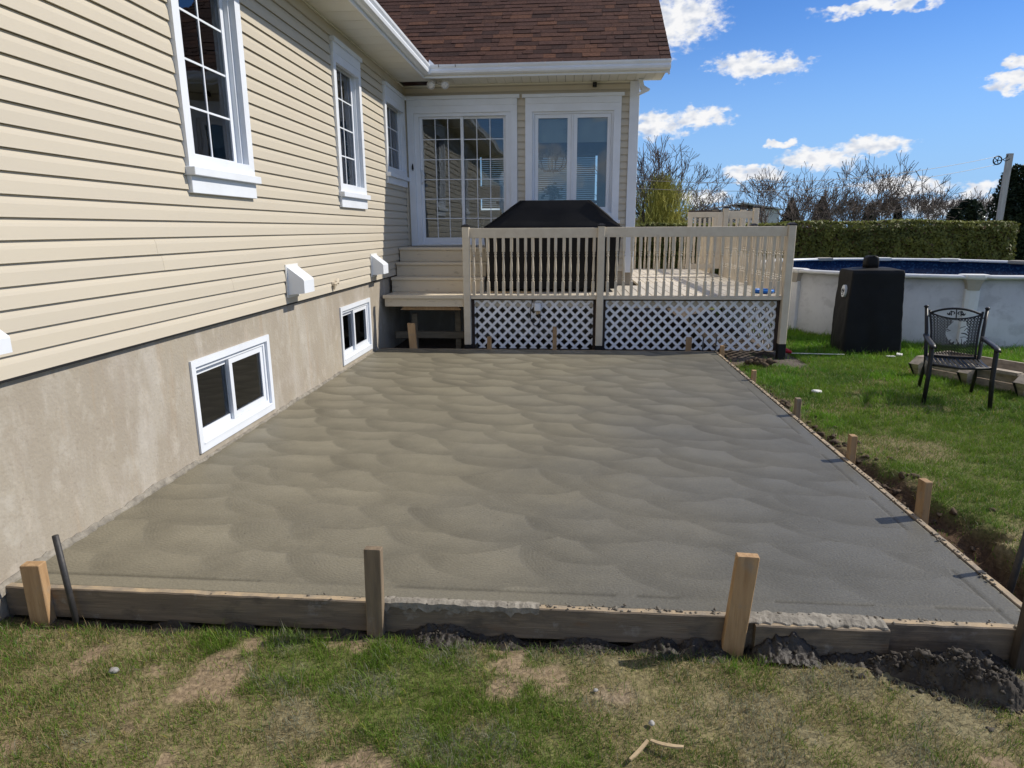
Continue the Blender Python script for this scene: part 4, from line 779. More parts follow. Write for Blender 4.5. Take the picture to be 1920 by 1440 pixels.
def post(x, y, zt=1.632, zb=.03, w=.094, foot=False, name='post'):
    p_ = box(name, x-w/2, x+w/2, y-w/2, y+w/2, zb, zt, 'deck_paint', deck, .006); h = w/2+.006
    b = MB(); b.box(x-h, x+h, y-h, y+h, zt, zt+.016); b.loft([[(x-h*.9, y-h*.9, zt+.016), (x+h*.9, y-h*.9, zt+.016), (x+h*.9, y+h*.9, zt+.016), (x-h*.9, y+h*.9, zt+.016)], [(x-h*.35, y-h*.35, zt+.034), (x+h*.35, y-h*.35, zt+.034), (x+h*.35, y+h*.35, zt+.034), (x-h*.35, y+h*.35, zt+.034)]])
    b.build('post_cap', 'cap_black', p_)
    if foot: box('post_base', x-w/2-.003, x+w/2+.003, y-w/2-.003, y+w/2+.003, -.2, zb+.03, 'dark', p_)
    return p_
post(-1.372, 8.99); post(.442, 8.99); post(2.886, 8.99, zb=.05, foot=True)
for px in (-1.372, .442): box('post_base', px-.05, px+.05, 8.96, 9.04, -.19, .028, 'dark', deck)
# turned baluster, shared mesh
def baluster_me(h):
    s = .0185; b = MB(); sq = lambda z, k: [(-k, -k, z), (k, -k, z), (k, k, z), (-k, k, z)]
    b.loft([sq(0, s), sq(h*.245, s)]); b.loft([sq(h*.735, s), sq(h, s)])
    pr = [(.0165, .245), (.010, .258), (.0165, .275), (.0165, .285), (.010, .30), (.0155, .315), (.010, .33), (.0125, .36), (.0165, .43), (.015, .52), (.0105, .64), (.0155, .66), (.0165, .672), (.010, .69), (.0165, .705), (.0165, .715), (.011, .725), (.0165, .735)]
    b.lathe([(r_*1.12, z*h) for r_, z in pr], 8); return mesh_from('baluster', b.v, b.f, 'deck_paint')
BAL = baluster_me(.82)
def rail(p0, p1, zt=1.612, n=None, sp=.104, hrail=.13, zb=.706, bal=BAL, fl=True):
    p0, p1 = Vector((*p0, 0)), Vector((*p1, 0)); d = p1-p0; L = d.length; a = math.atan2(d.y, d.x); c = (p0+p1)/2
    add('rail', box_me(L, .038, hrail, 'deck_paint', .004), deck, (c.x, c.y, zt-hrail/2), (0, 0, a)); add('bottom_rail', box_me(L, .045, .042, 'deck_paint', .003), deck, (c.x, c.y, zb-.021), (0, 0, a))
    n = n or int(L/sp); nrm_ = Vector((-d.y, d.x, 0)).normalized()*.0
    for i in range(n):
        q = p0+d*((i+.5)/n)+nrm_; o = add('baluster', bal, deck, (q.x+rnd.uniform(-.004, .004), q.y, zb+.001), (rnd.uniform(-.008, .008), rnd.uniform(-.012, .012), a+rnd.uniform(-.15, .15)))
        o.scale = (1, 1, (zt-hrail+.03-zb)/.82)
rail((-1.325, 9.0), (.395, 9.0), n=17); rail((.489, 9.0), (2.839, 9.0), zt=1.618, n=22)
rail((2.886, 9.04), (2.886, 10.75)); post(2.886, 10.80); rail((2.886, 10.85), (2.886, 12.66)); post(2.886, 12.72, zt=1.95, zb=DZ+.001); post(2.886, 13.62, zt=1.95, zb=DZ+.001); rail((2.886, 13.68), (2.886, 15.0))
post(2.886, 15.05); rail((1.12, 15.05), (2.84, 15.05)); post(1.08, 15.05)
# pool landing with its own taller rails, and the gate standing open
post(3.42, 12.72, zt=1.955, zb=-.1); post(3.42, 13.62, zt=1.95, zb=-.1); rail((2.935, 12.72), (3.375, 12.72), zt=1.90, n=4, zb=1.0); rail((2.935, 13.62), (3.375, 13.62), zt=1.90, n=4, zb=1.0)
box('landing_board', 2.94, 3.46, 12.76, 13.58, .90, .935, 'deck_floor', deck); box('rim_board', 2.94, 3.46, 12.72, 12.755, .70, .899, 'deck_paint', deck)
gt = thing('deck_gate', (2.80, 12.70, DZ), 'cream slatted deck gate standing open towards the house', 'gate')
box('gate_rail', 2.20, 2.82, 12.68, 12.72, 1.79, 1.885, 'deck_paint', gt); box('gate_rail', 2.20, 2.82, 12.68, 12.72, .86, .95, 'deck_paint', gt); box('gate_stile', 2.20, 2.285, 12.675, 12.679, .86, 1.885, 'deck_paint', gt); box('gate_stile', 2.735, 2.82, 12.675, 12.679, .86, 1.885, 'deck_paint', gt)
box('gate_stile', 2.205, 2.28, 12.681, 12.719, .951, 1.789, 'deck_paint', gt); box('gate_stile', 2.74, 2.815, 12.681, 12.719, .951, 1.789, 'deck_paint', gt); box('brown_cap', 2.22, 2.80, 12.725, 12.78, 1.86, 1.915, 'brown_frame', gt)
for k in range(5): add('baluster', BAL, gt, (2.335+k*.0875, 12.70, .96))
# lattice skirt
def lattice(x0, x1, z0, z1, y, fn, label):
    b = MB(); w = .045
    fr_ = MB(); p = lambda a, b_, c, d_: fr_.addm([fn(a, y-.008, c), fn(b_, y-.008, c), fn(b_, y-.008, d_), fn(a, y-.008, d_), fn(a, y+.02, c), fn(b_, y+.02, c), fn(b_, y+.02, d_), fn(a, y+.02, d_)], [(0, 1, 2, 3), (7, 6, 5, 4), (0, 4, 5, 1), (1, 5, 6, 2), (2, 6, 7, 3), (3, 7, 4, 0)])
    p(x0-.045, x0+.004, z0, z1+.025); p(x1-.004, x1+.045, z0, z1+.025); p(x0+.004, x1-.004, z1, z1+.025)
    pan = fr_.build('lattice_panel', 'brown_frame', deck, label=label); hw = .0178*math.sqrt(2); P = .1435; H = z1-z0; k = x0-H+.03
    while k < x1:
        for sgn, dy in ((1, 0.0), (-1, .006)):
            ends = []
            poly = [(k-hw, 0), (k+hw, 0), (k+hw+H, H), (k-hw+H, H)]
            if sgn < 0: poly = [(x0+x1-a, c) for a, c in poly]
            def clip(pg, xc, keep):
                out = []
                for i in range(len(pg)):
                    (a, c), (a2, c2) = pg[i], pg[(i+1) % len(pg)]; i1, i2 = keep(a), keep(a2)
                    if i1: out.append((a, c))
                    if i1 != i2: t = (xc-a)/(a2-a); out.append((xc, c+(c2-c)*t))
                return out
            pg = clip(poly, x0, lambda a: a >= x0); pg = clip(pg, x1, lambda a: a <= x1) if len(pg) > 2 else pg
            if len(pg) > 2:
                MB().loft([[fn(a, y+dy, z0+c) for a, c in pg], [fn(a, y+dy+.0055, z0+c) for a, c in pg]]).build('lattice_strip', 'lattice', pan)
        k += P
lattice(-1.285, .362, -.03, .642, 9.04, lambda a, y, z: (a, y, z), 'left lattice panel'); lattice(.522, 2.80, -.03, .642, 9.04, lambda a, y, z: (a, y, z), 'right lattice panel')
lattice(9.15, 12.6, -.10, .50, 2.90, lambda a, y, z: (y, a, z), 'lattice on the pool side')
for xx in (-1.30, .44): box('joist_post', xx-.04, xx+.04, 9.13, 9.21, -.25, .54, 'old_wood', deck)
for yy in (9.9, 10.5, 11.6, 13.0): box('joist', (-2.5 if yy < 10.6 else 1.06), 2.86, yy-.02, yy+.02, .52, .679, 'old_wood', deck)
box('brace_board', -2.47, -1.43, 9.24, 9.275, .07, .165, 'old_wood', deck); box('brace_post', -2.23, -2.15, 9.28, 9.32, -.25, .42, 'old_wood', deck); box('brace_post', -1.60, -1.52, 9.28, 9.32, -.25, .54, 'old_wood', deck)
MB().addm([(-2.34, 9.06, .50), (-1.47, 9.06, .50), (-1.52, 9.06, .553), (-2.28, 9.06, .553), (-2.34, 9.10, .50), (-1.47, 9.10, .50), (-1.52, 9.10, .553), (-2.28, 9.10, .553)], [(0, 1, 2, 3), (7, 6, 5, 4), (0, 4, 5, 1), (1, 5, 6, 2), (2, 6, 7, 3), (3, 7, 4, 0)]).build('brace_board', 'stake_wood', deck)
# outlet box and cable on the lattice
t = thing('outlet_box', (-.40, 9.0, .55), 'white weatherproof outlet box fixed to the left lattice panel', 'outlet box')
box('cover', -.445, -.36, 8.985, 9.03, .50, .605, 'white', t, .008); box('base', -.452, -.353, 9.0305, 9.036, .49, .615, 'lamp_body', t); box('plug', -.42, -.39, 8.99, 9.015, .455, .499, 'chip_wood', t); box('plug', -.385, -.362, 8.992, 9.014, .46, .4985, 'chip_wood', t)
tag(MB().tube([(-.46, 9.15, DZ+.05), (-.465, 9.03, .70), (-.47, 9.015, .66), (-.50, 9.02, .52), (-.50, 9.02, .40), (-.46, 9.01, .31), (-.42, 9.01, .29), (-.375, 9.008, .33), (-.36, 9.005, .40), (-.372, 9.002, .455)], .0055, 6).build('power_cable', 'dark', None, True), 'black power cable looping from the deck down to the outlet box', 'cable')
tag(MB().obox((-.80, 9.32, DZ+.012), (.62, .022, .02), (0, 0, .04)).build('wooden_lath', 'chip_wood', None), 'thin pale lath lying on the deck in front of the barbecue', 'lath')
tag(MB().tube([(2.72+.115*math.cos(a), 9.42+.115*math.sin(a), DZ+.028) for a in np.linspace(0, 2*math.pi, 25)], .027, 10).build('blue_ring', 'blue', None, True), 'blue ring lying on the deck in the front right corner', 'ring')
# ------------------------------------------------------------------ covered barbecue
def rrect(x0, x1, y0, y1, z, r, n=5, per=9, rs=None, amp=0):
    pts = []
    cs = [(x1-r, y0+r, -90), (x1-r, y1-r, 0), (x0+r, y1-r, 90), (x0+r, y0+r, 180)]
    for i, (cx, cy, a0) in enumerate(cs):
        arc_ = [(cx+r*math.cos(R(a0+90*k/n)), cy+r*math.sin(R(a0+90*k/n))) for k in range(n+1)]; pts += arc_
        nx_ = cs[(i+1) % 4]; e = (nx_[0]+r*math.cos(R(nx_[2])), nx_[1]+r*math.sin(R(nx_[2]))); s_ = arc_[-1]
        pts += [(s_[0]+(e[0]-s_[0])*k/per, s_[1]+(e[1]-s_[1])*k/per) for k in range(1, per)]
    if amp:
        c = ((x0+x1)/2, (y0+y1)/2); out = []
        for i, (px, py) in enumerate(pts):
            w = amp*(float(vnoise(i*.35, z*1.3, 1, 61))-.5)*2; d = math.hypot(px-c[0], py-c[1]); out.append((px+(px-c[0])/d*w, py+(py-c[1])/d*w, z+amp*.4*(float(vnoise(i*.3+9, z*2, 1, 62))-.5)))
        return out
    return [(px, py, z) for px, py in pts]
def cover_rings(LV, fold=.016, n=30, cut=9):
    zs = np.array([l_[0] for l_ in LV]); out = []; zz = np.unique(np.concatenate([np.linspace(zs[0], zs[-1], n), zs]))
    for z in zz:
        a, c, y0, y1, r_, am = [float(np.interp(z, zs, [l_[j] for l_ in LV])) for j in range(1, 7)]; P = rrect(a, c, y0, y1, z, r_, 5, 13); cx, cy = (a+c)/2, (y0+y1)/2; Q = []; k = fold*np.clip(am/.02, .15, 1.2)
        for px, py, pz in P:
            s_ = px*3.1+py*2.3; w = k*(2*float(vnoise(s_*1.9, z*.8+s_*.2, 1.6, 61, 2))-1)+.5*k*(2*float(vnoise(s_, z, 9, 63, 2))-1); d = math.hypot(px-cx, py-cy); Q.append((px+(px-cx)/d*w, py+(py-cy)/d*w, pz+.6*k*(float(vnoise(s_, 2, 4, 64))-.5)))
        out.append(Q)
    return out
t = thing('barbecue', (-.2, 9.85, DZ), 'wide barbecue under a black fabric cover on the deck', 'barbecue')
LV = [(.76, -1.13, .70, 9.49, 10.14, .05, .022), (.95, -1.145, .71, 9.485, 10.14, .05, .020), (1.2, -1.16, .725, 9.48, 10.14, .045, .018), (1.42, -1.18, .74, 9.475, 10.14, .04, .014), (1.58, -1.195, .755, 9.47, 10.15, .03, .008), (1.625, -1.19, .755, 9.475, 10.145, .03, .005),
      (1.70, -1.085, .655, 9.515, 10.13, .03, .010), (1.80, -.955, .545, 9.56, 10.115, .03, .012), (1.90, -.82, .43, 9.60, 10.10, .02, .006), (1.985, -.70, .32, 9.64, 10.07, .012, .002), (1.995, -.69, .31, 9.655, 10.06, .01, .001)]
bb = MB().loft(cover_rings(LV), cap0=True).build('fabric_cover', 'cover', t, True); bb.data.set_sharp_from_angle(angle=R(28))
for p0, p1 in (((-.66, 9.63, 1.985), (-1.16, 9.475, 1.64)), ((.285, 9.63, 1.985), (.72, 9.475, 1.64))): MB().tube([p0, Vector(p0).lerp(Vector(p1), .5)+Vector((0, .0, -.004)), p1], .006, 5).build('seam', 'cover', bb)
for xx in (-1.0, .55):
    for yy in (9.6, 10.0): MB().tube([(xx-.02, yy, DZ+.04), (xx+.02, yy, DZ+.04)], .038, 10).build('wheel', 'dark', t)
# ------------------------------------------------------------------ covered smoker on the lawn
t = thing('smoker', (4.2, 9.5, -.13), 'tall covered smoker in a black fabric cover standing on the lawn before the pool', 'smoker')
def skew(z): return (z+.1)*.02
LV = [(-.085, 3.815, 4.60, 9.30, 9.78, .035, .024), (.05, 3.81, 4.595, 9.30, 9.78, .03, .024), (.3, 3.82, 4.58, 9.31, 9.78, .025, .018), (.6, 3.83, 4.56, 9.32, 9.78, .025, .014), (.85, 3.845, 4.545, 9.33, 9.78, .025, .010), (.985, 3.85, 4.54, 9.33, 9.79, .02, .006), (1.03, 3.862, 4.53, 9.345, 9.77, .02, .004), (1.055, 4.0, 4.42, 9.42, 9.70, .03, .003), (1.06, 4.08, 4.40, 9.48, 9.66, .03, .001)]
sm = MB().loft(cover_rings(LV, .018)).build('fabric_cover', 'cover', t, True); sm.data.set_sharp_from_angle(angle=R(40))
MB().loft([rrect(4.075+k, 4.245-k, 9.45, 9.62, z, .045, 4, 2, amp=.006) for z, k in ((1.04, 0), (1.12, -.004), (1.185, 0), (1.21, .02), (1.218, .05))]).build('chimney_cover', 'cover', sm, True)
for xx in (3.92, 4.46): MB().tube([(xx-.025, 9.5, -.10), (xx+.025, 9.5, -.10)], .05, 10).build('wheel', 'black_metal', t)
b = MB(); n_ = 18    # oval printed patch on the left side of the cover
xs_of = lambda z: 3.826 + (z-.6)*.03
b.addm([(xs_of(.74+.085*math.sin(a)) - .014, 9.50+.06*math.cos(a), .74+.085*math.sin(a)) for a in np.linspace(0, 2*math.pi, n_+1)[:-1]]+[(xs_of(.74+.085*math.sin(a))+.02, 9.50+.06*math.cos(a), .74+.085*math.sin(a)) for a in np.linspace(0, 2*math.pi, n_+1)[:-1]], [tuple(range(n_))]+[(i, (i+1) % n_, n_+(i+1) % n_, n_+i) for i in range(n_)]); b.build('printed_patch', 'white', sm)
b = MB()
for dy, dz, ly, lz in ((-.03, .012, .012, .045), (-.012, -.012, .012, .05), (.012, .018, .014, .03), (.03, -.005, .012, .045), (0, -.05, .04, .01)): z = .74+dz; b.box(xs_of(z)-.019, xs_of(z)-.0145, 9.50+dy-ly/2, 9.50+dy+ly/2, z-lz/2, z+lz/2)
b.build('print', 'dark', sm)
t = thing('white_scraps', (4.4, 9.1, -.1), 'white plastic scrap in the grass at the foot of the covered smoker', 'litter')
MB().obox((4.36, 9.08, -.095), (.16, .03, .012), (0, .1, .5)).build('scrap', 'stone_white', t); MB().obox((4.52, 9.18, -.09), (.07, .05, .02), (.3, .1, -.5)).build('scrap', 'stone_white', t)
t = thing('rake_handle', (3.03, 9.16, -.1), 'white stick with a red grip lying on the grass by the deck corner post', 'stick')
MB().tube([(3.08, 9.17, -.085), (3.75, 9.06, -.075)], .007, 6).build('stick', 'stone_white', t); MB().tube([(2.97, 9.17, -.07), (3.02, 9.18, -.05), (3.09, 9.165, -.075)], [.028, .035, .02], 8).build('grip', 'red', t, True)
# ------------------------------------------------------------------ round above-ground pool
PC, PR = Vector((6.42, 12.80)), 2.86; RTZ, RB = .925, -.22
pool = thing('swimming_pool', (PC.x, PC.y, -.15), 'round above ground pool with grey patterned wall and white top rail', 'swimming pool')
def pp(r_, a, z): return (PC.x+r_*math.cos(a), PC.y+r_*math.sin(a), z)
def cyl(name, r_, z0, z1, m, th=.004):
    n_ = 144; A = np.linspace(0, 2*math.pi, n_+1)[:-1]; return MB().loft([[pp(r_, a, z0) for a in A], [pp(r_, a, z1) for a in A], [pp(r_-th, a, z1) for a in A], [pp(r_-th, a, z0) for a in A]], False, False).build(name, m, pool, True)
cyl('pool_wall', PR, RB, RTZ-.05, 'pool_wall'); cyl('liner', PR-.012, -.2, RTZ-.03, 'liner')
o = MB().addm([pp(PR-.02, a, .50) for a in np.linspace(0, 2*math.pi, 97)[:-1]], [tuple(range(96))]).build('pool_water', 'water', None, kind='structure')
NP = 14; A0 = R(206.2)
for k in range(NP):
    a0 = A0+2*math.pi*k/NP; a1 = a0+2*math.pi/NP; rings = []
    for i in range(13):
        a = a0+.035+(a1-a0-.07)*i/12; fl = .012*(1 if i in (0, 12) else 0)
        rings.append([pp(PR+.075, a, RTZ-.055+fl), pp(PR+.09, a, RTZ-.035), pp(PR+.085, a, RTZ-.008-fl), pp(PR+.05, a, RTZ), pp(PR-.05, a, RTZ-.002), pp(PR-.085, a, RTZ-.02), pp(PR-.08, a, RTZ-.05)])
    MB().loft(rings).build('top_rail', 'pool_white', pool, True)
    b = MB(); w = .030
    b.loft([[pp(PR+.003, a0-w*1.15, z), pp(PR+.05, a0-w, z), pp(PR+.062, a0-w*.4, z), pp(PR+.062, a0+w*.4, z), pp(PR+.05, a0+w, z), pp(PR+.003, a0+w*1.15, z)] for z in (RB, RTZ-.20)]); u_ = b.build('upright', 'pool_white', pool)
    MB().loft([[pp(PR+.002, a0-ww, z), pp(PR+dd, a0-ww*.8, z), pp(PR+dd+.008, a0, z), pp(PR+dd, a0+ww*.8, z), pp(PR+.002, a0+ww, z)] for z, ww, dd in ((RTZ-.215, .031, .066), (RTZ-.12, .038, .075), (RTZ-.06, .05, .09))]).build('bracket', 'pool_beige', u_)
    MB().loft([[pp(PR-.09*s_, a0-.062*s_, z), pp(PR+.05*s_, a0-.066*s_, z), pp(PR+.10*s_, a0-.035*s_, z), pp(PR+.105*s_, a0, z), pp(PR+.10*s_, a0+.035*s_, z), pp(PR+.05*s_, a0+.066*s_, z), pp(PR-.09*s_, a0+.062*s_, z)] for z, s_ in ((RTZ-.058, .92), (RTZ-.03, 1.02), (RTZ+.004, 1.0), (RTZ+.012, .8))]).build('rail_cap', 'pool_beige' if k % 3 == 1 else 'white_dirty', u_)
# ------------------------------------------------------------------ black garden chair with a torn back
ch = thing('garden_chair', (3.93, 6.85, -.135), 'black metal garden armchair with a torn mesh back on the lawn', 'chair', rot=(0, 0, R(-20)))
def cadd(b, name, m='black_metal', parent=ch, smooth=True):
    me = mesh_from(name, b.v, b.f, m); bm = bmesh.new(); bm.from_mesh(me); bmesh.ops.recalc_face_normals(bm, faces=bm.faces); bm.to_mesh(me); bm.free()
    if smooth: me.shade_smooth()
    o = bpy.data.objects.new(name, me); C.objects.link(o); o.parent = parent; return o
# local frame: x right (seen from the front), y to the back, z up; front legs at y=-.3
for s_ in (-1, 1):
    cadd(MB().tube([(s_*.275, -.31, 0), (s_*.262, -.285, .30), (s_*.262, -.275, .55), (s_*.262, -.265, .585)], [.019, .022, .022, .019], 8), 'front_leg')
    cadd(MB().tube([(s_*.24, .40, 0), (s_*.235, .30, .22), (s_*.235, .255, .42), (s_*.25, .33, .68), (s_*.27, .40, .905)], [.017, .019, .019, .018, .016], 8), 'rear_leg')
    cadd(MB().lathe([(.014, 0), (.024, .006), (.022, .018), (.012, .026)], 10, (s_*.27, .40, .90)), 'finial')
    b = MB(); pts = [(s_*.262, -.33, .575), (s_*.262, -.28, .592), (s_*.262, -.12, .598), (s_*.258, .10, .60), (s_*.252, .30, .615)]
    b.loft([[(x-.028, y, z), (x+.028, y, z), (x+.022, y, z+.02), (x-.022, y, z+.02)] for x, y, z in pts]); cadd(b, 'armrest')
cadd(MB().tube([(-.25, -.27, .405), (0, -.285, .39), (.25, -.27, .405)], .013, 8), 'seat_rail'); cadd(MB().tube([(-.24, .25, .40), (.24, .25, .40)], .012, 8), 'seat_rail')
b = MB()
for i in range(13):
    x = -.235+.47*i/12; b.loft([[(x-.013, y, z), (x+.013, y, z), (x+.013, y, z+.006), (x-.013, y, z+.006)] for y, z in ((-.275, .402-.012*math.cos(x*6)), (-.1, .392), (.1, .392), (.25, .402))])
cadd(b, 'seat_slats', smooth=False)
def back_pt(u, v):   # u -1..1 across, v 0..1 up the back
    w = .20+.035*v-.03*math.sin(v*math.pi)*.4; y = .245+.155*max(v, 0)**1.2-.03*(1-u*u); return Vector((u*w, y, .43+.445*v))
for s_ in (-1, 1): cadd(MB().tube([back_pt(s_*1.0, v) for v in np.linspace(-.06, 1, 8)], .0115, 8), 'back_stile'); cadd(MB().tube([back_pt(s_, .85), back_pt(s_*1.13, .87)], .006, 6), 'spacer')
top = lambda u: .93+.13*(1-u*u); low = lambda u: .94-.11*(1-u*u)
cadd(MB().tube([back_pt(u, top(u)) for u in np.linspace(-1, 1, 13)], .0115, 8), 'top_rail'); cadd(MB().tube([back_pt(u, low(u)) for u in np.linspace(-1, 1, 13)], .008, 8), 'crest_rail'); cadd(MB().tube([back_pt(u, -.03) for u in np.linspace(-1, 1, 9)], .010, 8), 'lower_rail')
b = MB()
for s_ in (-1, 1):
    for (cx, cz, r0, r1, t0, t1) in ((.12, .945, .17, .02, -.6, 4.2), (.30, .955, .15, .03, 2.2, 6.2), (.22, .91, .10, .02, 0, 4)):
        b.tube([back_pt(s_*(cx+(r0+(r1-r0)*k/12)*math.cos(t0+(t1-t0)*k/12)), cz+.42*(r0+(r1-r0)*k/12)*math.sin(t0+(t1-t0)*k/12)) for k in range(13)], .0055, 5)
b.tube([back_pt(0, .85), back_pt(0, 1.04)], .006, 5); cadd(b, 'scroll_ornament')
b = MB(); wr = random.Random(5); NU, NV = 15, 22
def hole(u, v): return ((u-.10)/.46)**2+((v-.52)/.27)**2 + .14*math.sin(5*math.atan2(v-.5, u-.08)+1) < 1
def weave(path):
    run = []
    for j, (u, v) in enumerate(path):
        ok = abs(u) < 1 and 0 < v < low(u) and not hole(u, v)
        if ok: run.append(back_pt(u, v))
        if (not ok or j == len(path)-1) and len(run) > 1:
            if not ok and abs(u) < .95 and .03 < v < low(u)-.03 and wr.random() > .2: run.append(run[-1]+(run[-1]-run[-2])*wr.uniform(.5, 3.5)+Vector((0, wr.uniform(-.012, .004), wr.uniform(-.006, .004))))
            b.tube(run, .0046, 3, False)
        if not ok: run = []
for k in range(-16, 17):
    for sg in (-1, 1): weave([(k*.125+sg*(v-.5)*2.0, v) for v in np.linspace(0, 1, 70)])
for k in range(1, 15): weave([(-1+2*k/15, v) for v in np.linspace(0, 1, 50)])
for k in range(10):
    a = wr.uniform(0, 6.28); u, v = .08+.44*math.cos(a), .50+.27*math.sin(a); p0 = back_pt(u, v); p1 = p0+Vector((-.08*math.cos(a)*wr.uniform(.2, 1)+wr.uniform(-.02, .02), wr.uniform(-.03, .01), -.08*math.sin(a)*wr.uniform(.2, .9)+wr.uniform(-.02, .02))); b.tube([p0, p0.lerp(p1, .5)+Vector((.005, 0, .004)), p1], .0035, 3)
cadd(b, 'woven_back', smooth=False)
# ------------------------------------------------------------------ wooden planter behind the chair
pl = thing('wooden_planter', (4.7, 7.6, -.13), 'weathered wooden planter trough with angled ends behind the black chair', 'planter')
ud = Vector((.505, -.863, 0)); nd = Vector((-.863, -.505, 0)); PO = Vector((4.12, 7.96, -.13))
def pm(a, o_, z): return PO+ud*a-nd*o_+Vector((0, 0, z))
def pbox(name, a0, a1, o0, o1, z0, z1, m='planter_wood', sl=0):
    P = [pm(a0, o0, z0), pm(a1, o0, z0), pm(a1, o1, z0), pm(a0, o1, z0), pm(a0, o0-sl, z1), pm(a1, o0-sl, z1), pm(a1, o1-sl, z1), pm(a0, o1-sl, z1)]
    return MB().addm(P, [(3, 2, 1, 0), (4, 5, 6, 7), (0, 1, 5, 4), (1, 2, 6, 5), (2, 3, 7, 6), (3, 0, 4, 7)]).build(name, m, pl)
for k in range(2): pbox('side_board', .02, 2.2, .16+.006*k, .195, .0+.100*k, .090+.100*k)
pbox('side_board', .02, 2.2, .62, .655, 0, .09); pbox('side_board', .02, 2.2, .62, .655, .094, .25)
pbox('rim_board', .50, 1.02, .10, .20, .196, .23); pbox('end_board', -.02, .018, .16, .655, 0, .26); pbox('cross_board', 1.10, 1.14, .20, .62, .10, .24); pbox('rim_board', 1.15, 2.2, .19, .30, .205, .235)
pbox('bed_floor', .02, 2.2, .197, .618, .02, .06, 'earth')
for a in (-.02, .53, 1.09, 1.62):
    V = []
    for da in (0, .11):
        V += [pm(a+da*.4, .15, 0), pm(a+da*.4, .03, .0), pm(a+da, -.10, .17), pm(a+da, .02, .245), pm(a+da, .15, .245)]
    MB().addm(V, [(4, 3, 2, 1, 0), (5, 6, 7, 8, 9), (0, 1, 6, 5), (1, 2, 7, 6), (2, 3, 8, 7), (3, 4, 9, 8), (4, 0, 5, 9)]).build('bracket', 'planter_wood', pl)
    MB().addm([pm(a-.012, .04, 0), pm(a-.002, .02, 0), pm(a-.002, -.112, .17), pm(a-.012, -.09, .17), pm(a+.010, .03, 0), pm(a+.010, .02, 0), pm(a+.022, -.112, .17), pm(a+.022, -.105, .17)], [(0, 1, 2, 3), (7, 6, 5, 4), (0, 4, 5, 1), (1, 5, 6, 2), (2, 6, 7, 3), (3, 7, 4, 0)]).build('edge_strip', 'dark', pl)
# ------------------------------------------------------------------ background: hedge, trees, buildings, clothes line
def leaves(P, N, size, rs, spread=1.0):
    """one small quad per point, facing roughly N; returns verts, quads"""
    n = len(P); d = N + rs.normal(0, spread, (n, 3)); d /= np.linalg.norm(d, axis=1)[:, None]; r_ = rs.normal(0, 1, (n, 3)); a = np.cross(d, r_); a /= np.linalg.norm(a, axis=1)[:, None]; b = np.cross(d, a)
    s = (size*rs.uniform(.6, 1.3, n))[:, None]; a = a*s; b = b*s*.55
    V = np.stack([P-a, P-b*.9, P+a, P+b*.9], 1).reshape(-1, 3); Q = np.arange(4*n).reshape(n, 4); return V, Q
def tree_segs(p, d, L, r, depth, rs, out, up=.12, spread=.6, nb=(2, 4), gnarl=.18, rmin=.004, ratio=(.62, .85)):
    nseg = 3; q = np.array(p, float); dd = np.array(d, float)
    for i in range(nseg):
        dd = dd + rs.normal(0, gnarl, 3)+np.array([0, 0, up]); dd /= np.linalg.norm(dd); q2 = q+dd*L/nseg; r2 = max(rmin, r*(1-.13)); out.append((q, q2, r, r2)); 
        if depth > 0 and i > 0 and rs.rand() < .55:
            sd_ = dd+rs.normal(0, spread, 3); sd_ /= np.linalg.norm(sd_); tree_segs(q2, sd_, L*rs.uniform(.45, .7), r2*.55, depth-1, rs, out, up, spread, nb, gnarl, rmin, ratio)
        q, r = q2, r2
    if depth > 0:
        for k in range(rs.randint(*nb)):
            sd_ = dd+rs.normal(0, spread, 3); sd_ /= np.linalg.norm(sd_); tree_segs(q, sd_, L*rs.uniform(*ratio), r*rs.uniform(.55, .75), depth-1, rs, out, up, spread, nb, gnarl, rmin, ratio)
def segs_mesh(name, segs, m, k=3):
    A = np.array([s[0] for s in segs]); B = np.array([s[1] for s in segs]); ra = np.array([s[2] for s in segs]); rb = np.array([s[3] for s in segs]); d = B-A; d /= np.linalg.norm(d, axis=1)[:, None]+1e-9
    h = np.where(np.abs(d[:, 2:3]) > .9, np.array([[1., 0, 0]]), np.array([[0, 0, 1.]])); a = np.cross(d, h); a /= np.linalg.norm(a, axis=1)[:, None]; b = np.cross(d, a); V = []
    for P, r_ in ((A, ra), (B, rb)):
        for i in range(k): t = 2*math.pi*i/k; V.append(P+(a*math.cos(t)+b*math.sin(t))*r_[:, None])
    V = np.stack(V, 1).reshape(-1, 3); base = np.arange(len(segs))[:, None]*2*k; Q = np.concatenate([base+np.array([[i, (i+1) % k, k+(i+1) % k, k+i]]) for i in range(k)], 0); return fast_tris(name, V, Q, m)
def bare_tree(name, x, y, stems, L, r, depth, seed, label, m='bark', group=None, rmin=.006, up=.10, spread=.55, gnarl=.16, lean=.45, h0=.3):
    rs = np.random.RandomState(seed); t = thing(name, (x, y, -.14), label, 'tree', group); tr_ = []; cr = []
    tr_.append((np.array([x, y, -.3]), np.array([x, y, h0]), r*1.5, r*1.15))
    for k in range(stems):
        a = 2*math.pi*k/stems+rs.rand(); d = np.array([lean*math.cos(a), lean*math.sin(a), 1.]); d /= np.linalg.norm(d); tree_segs((x, y, h0-.05), d, L, r*.8, depth, rs, cr, up, spread, (2, 4), gnarl, rmin)
    add('trunk', segs_mesh('trunk', tr_, m, 8), t, (0, 0, 0)); add('crown', segs_mesh('crown', cr, m, 3), t, (0, 0, 0)); return t
for o_ in (): pass
HY0, HY1, HX0, HX1, HZ = 19.4, 20.6, -3.0, 12.15, 1.70
